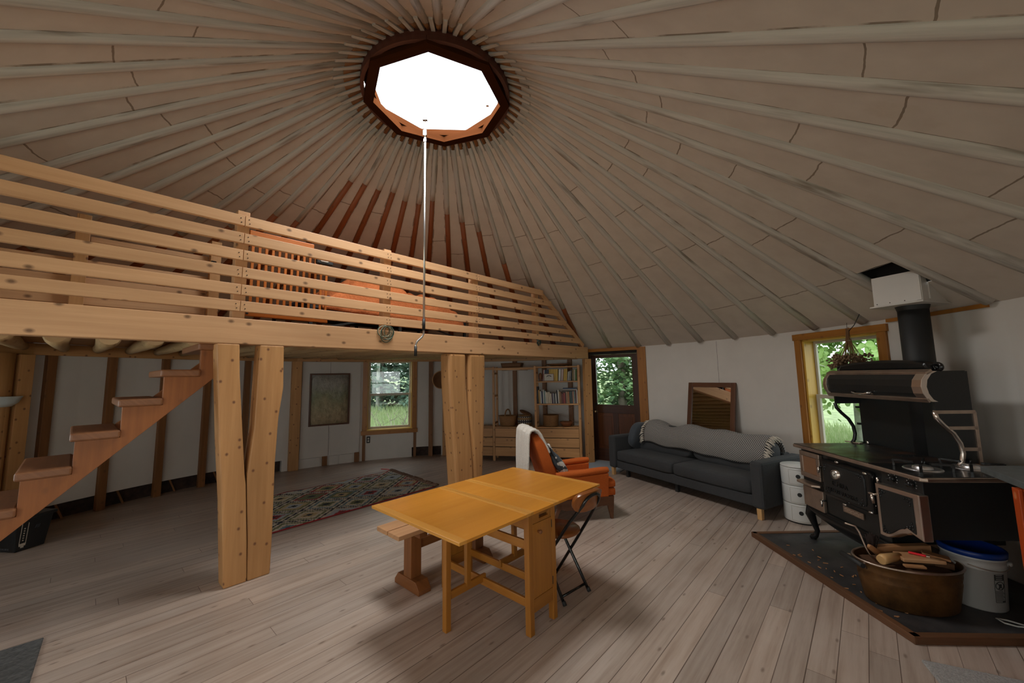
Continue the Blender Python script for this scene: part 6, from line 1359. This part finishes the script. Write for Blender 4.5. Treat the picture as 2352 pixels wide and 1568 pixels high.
# ------------------------------------------------------------------ outside
GZ = -0.45
mb = MB(); mb.grid(lambda u, v: (-45 + 90 * u, -12 + 82 * v, GZ + 0.06 * math.sin(9 * u * 3) * math.cos(11 * v) + max(0, (v * 82 - 12 - 16)) * 0.045), 40, 40, smooth=True); structure(mb.build('ground', 'meadow'), 'ground', 'grassy meadow outside the yurt')
def leafquad(mb, p, s, n_, tw, rndm):
    n_ = n_.normalized(); a = n_.orthogonal().normalized(); a = Matrix.Rotation(tw, 3, n_) @ a; b_ = n_.cross(a); i = len(mb.v)
    mb.v += [p - a * s, p - b_ * s * 0.62, p + a * s, p + b_ * s * 0.62]; mb.face([i, i + 1, i + 2, i + 3], [(0, 0), (1, 0), (1, 1), (0, 1)])
def rv(r): return Vector((r.gauss(0, 1), r.gauss(0, 1), r.gauss(0, 1)))
def spruce(label, x, y, h, wd, n, mat='spruce_leaf', seed=0, ls=0.10, base=0.06):
    t = thing('spruce_tree', label, 'tree', (x, y, GZ), 0, 'conifers beyond the windows'); r = random.Random(seed)
    mb = MB(); mb.tube([(0, 0, 0), (0.02, 0, h * 0.5), (0, 0, h * 0.97)], [h * 0.018, h * 0.012, 0.01], 8); mb.build('trunk', 'trunk', t)
    mb = MB()
    nb = n // 26
    for _ in range(nb):
        f = r.random() ** 1.3; z = h * (base + (1 - base) * f); R_ = wd * (1 - f) ** 0.8 * r.uniform(0.6, 1.1) + 0.08; a = r.uniform(0, 2 * PI)
        for k in range(26):
            q = (k + r.random()) / 26; d = R_ * q; p = Vector((d * math.cos(a), d * math.sin(a), z - 0.28 * R_ * q + 0.12 * R_ * q * q)) + rv(r) * 0.05 * (0.4 + R_) * q
            leafquad(mb, p, ls * r.uniform(0.6, 1.3), Vector((r.gauss(0, 0.5), r.gauss(0, 0.5), 1)), a + r.gauss(0, 0.7), r)
    mb.build('foliage', mat, t)
def aspen(label, x, y, h, wd, n, seed=0, ls=0.055, z0=0.6):
    t = thing('aspen_tree', label, 'tree', (x, y, GZ), 0, 'aspens outside the right window'); r = random.Random(seed)
    mb = MB(); mb.tube([(0, 0, 0), (0.05, 0.02, h * 0.5), (0.02, -0.03, h)], [0.06, 0.045, 0.015], 8)
    ends = []
    for k in range(26):
        a = r.uniform(0, 2 * PI); zz = r.uniform(z0, h); L = wd * r.uniform(0.5, 1.0); e = Vector((L * math.cos(a), L * math.sin(a), zz + L * 0.35)); ends.append((Vector((0.03, 0, zz)), e)); mb.tube([(0.03, 0, zz), (e * 0.5 + Vector((0, 0, zz * 0.5 - 0.02))), e], [0.016, 0.011, 0.005], 5)
    mb.build('trunk', 'aspen_trunk', t); mb = MB()
    for _ in range(n):
        s, e = r.choice(ends); p = s.lerp(e, r.uniform(0.25, 1.1)) + rv(r) * 0.16; n_ = rv(r); n_.z *= 0.5; n_.normalize(); a = n_.orthogonal(); b_ = n_.cross(a); i = len(mb.v); sz = ls * r.uniform(0.7, 1.25)
        for k in range(7): an_ = 2 * PI * k / 7; mb.v.append(p + (a * math.cos(an_) + b_ * math.sin(an_)) * sz * (1.0 if k else 1.25))
        mb.face(list(range(i, i + 7)), [(0, 0)] * 7)
    mb.build('foliage', 'aspen_leaf', t)
spruce('big drooping conifer close outside the entrance door', 2.95, 10.6, 7.5, 2.3, 15000, seed=1, ls=0.085)
spruce('second conifer behind the big one outside the entrance door', 4.8, 12.5, 8.5, 2.4, 9000, seed=2)
spruce('conifer left of the big one outside the entrance door', 0.9, 12.4, 8.0, 2.2, 7000, seed=3)
for i, (x, y, h, lb) in enumerate(((-8.6, 22.5, 12, 'far left'), (-7.0, 20.6, 11, 'left'), (-5.4, 22.0, 13, 'middle'), (-4.2, 20.2, 9, 'right'), (-2.6, 22.4, 12, 'far right'), (-6.2, 26, 14, 'back'), (-10.6, 21.5, 12, 'outermost left'))):
    spruce(f'{lb} conifer of the forest edge seen through the left window', x, y, h, 2.0, 7500, 'spruce_far', 10 + i, 0.15)
for i, (x, y) in enumerate(((-7.4, 19.2), (-6.75, 19.5), (-4.75, 19.0))):
    t = MB(); t.tube([(0, 0, 0), (0.05, 0, 4), (0.0, 0, 9)], [0.10, 0.08, 0.05], 8); tag(t.build('tree_trunk', 'aspen_trunk', loc=(x, y, GZ)), f'{ORD[i]} pale bare trunk from the left at the forest edge behind the left window', 'tree', 'bare trunks at the forest edge')
for i, (x, y, h) in enumerate(((6.5, 6.6, 4.2), (7.3, 8.4, 4.6), (8.4, 6.8, 4.6), (7.2, 5.2, 4.2), (9.4, 8.8, 5.4), (5.7, 8.2, 3.6))):
    aspen(f'{("nearest", "second", "third", "right-hand", "farthest", "small left")[i]} leafy aspen outside the window behind the stove', x, y, h, 1.25, 5200, 40 + i, 0.036, (1.5 if i == 0 else 1.2))
r = random.Random(77); mb = MB()
def blade(x, y, h):
    i = len(mb.v); a = r.uniform(0, PI); w_ = 0.006 + 0.004 * h + 0.0009 * y; c, s = math.cos(a) * w_, math.sin(a) * w_; lx, ly = r.gauss(0, 0.18) * h, r.gauss(0, 0.18) * h; z = GZ + max(0, y - 16) * 0.045
    mb.v += [Vector((x - c, y - s, z)), Vector((x + c, y + s, z)), Vector((x + c * 0.6 + lx * 0.5, y + s * 0.6 + ly * 0.5, z + h * 0.6)), Vector((x + lx, y + ly, z + h)), Vector((x - c * 0.6 + lx * 0.5, y - s * 0.6 + ly * 0.5, z + h * 0.6))]
    mb.face([i, i + 1, i + 2, i + 3, i + 4], [(0, 0)] * 5)
for _ in range(14000):
    y = 8.9 + 10.5 * r.random() ** 0.9; x = -y * r.uniform(0.16, 0.48) ; blade(x, y, r.uniform(0.25, 0.75))
for _ in range(9000):
    x = r.uniform(4.3, 11.0); y = x * r.uniform(0.75, 1.5); blade(x, y, r.uniform(0.10, 0.45))
o = mb.build('meadow_grass', 'grass_leaf'); tag(o, 'tall bright grass in the meadow outside the windows', 'grass', None, 'stuff')
# bare shrub in the meadow in front of the left window
sh = MB(); r = random.Random(9)
for _ in range(40):
    a = r.uniform(0, 2 * PI); L = r.uniform(0.5, 1.3); d = Vector((math.cos(a) * 0.45, math.sin(a) * 0.45, 1)) * L; m_ = d * 0.5 + Vector((r.gauss(0, 0.05), r.gauss(0, 0.05), 0.05))
    sh.tube([(0, 0, 0), m_, d], [0.010, 0.007, 0.003], 4)
    for k in range(3): q = m_.lerp(d, r.random()); sh.tube([q, q + Vector((r.gauss(0, 0.15), r.gauss(0, 0.15), r.uniform(0.05, 0.25)))], [0.005, 0.002], 4)
tag(sh.build('shrub', 'trunk', loc=(-3.15, 10.2, GZ)), 'bare twiggy shrub in the grass outside the left window', 'shrub')
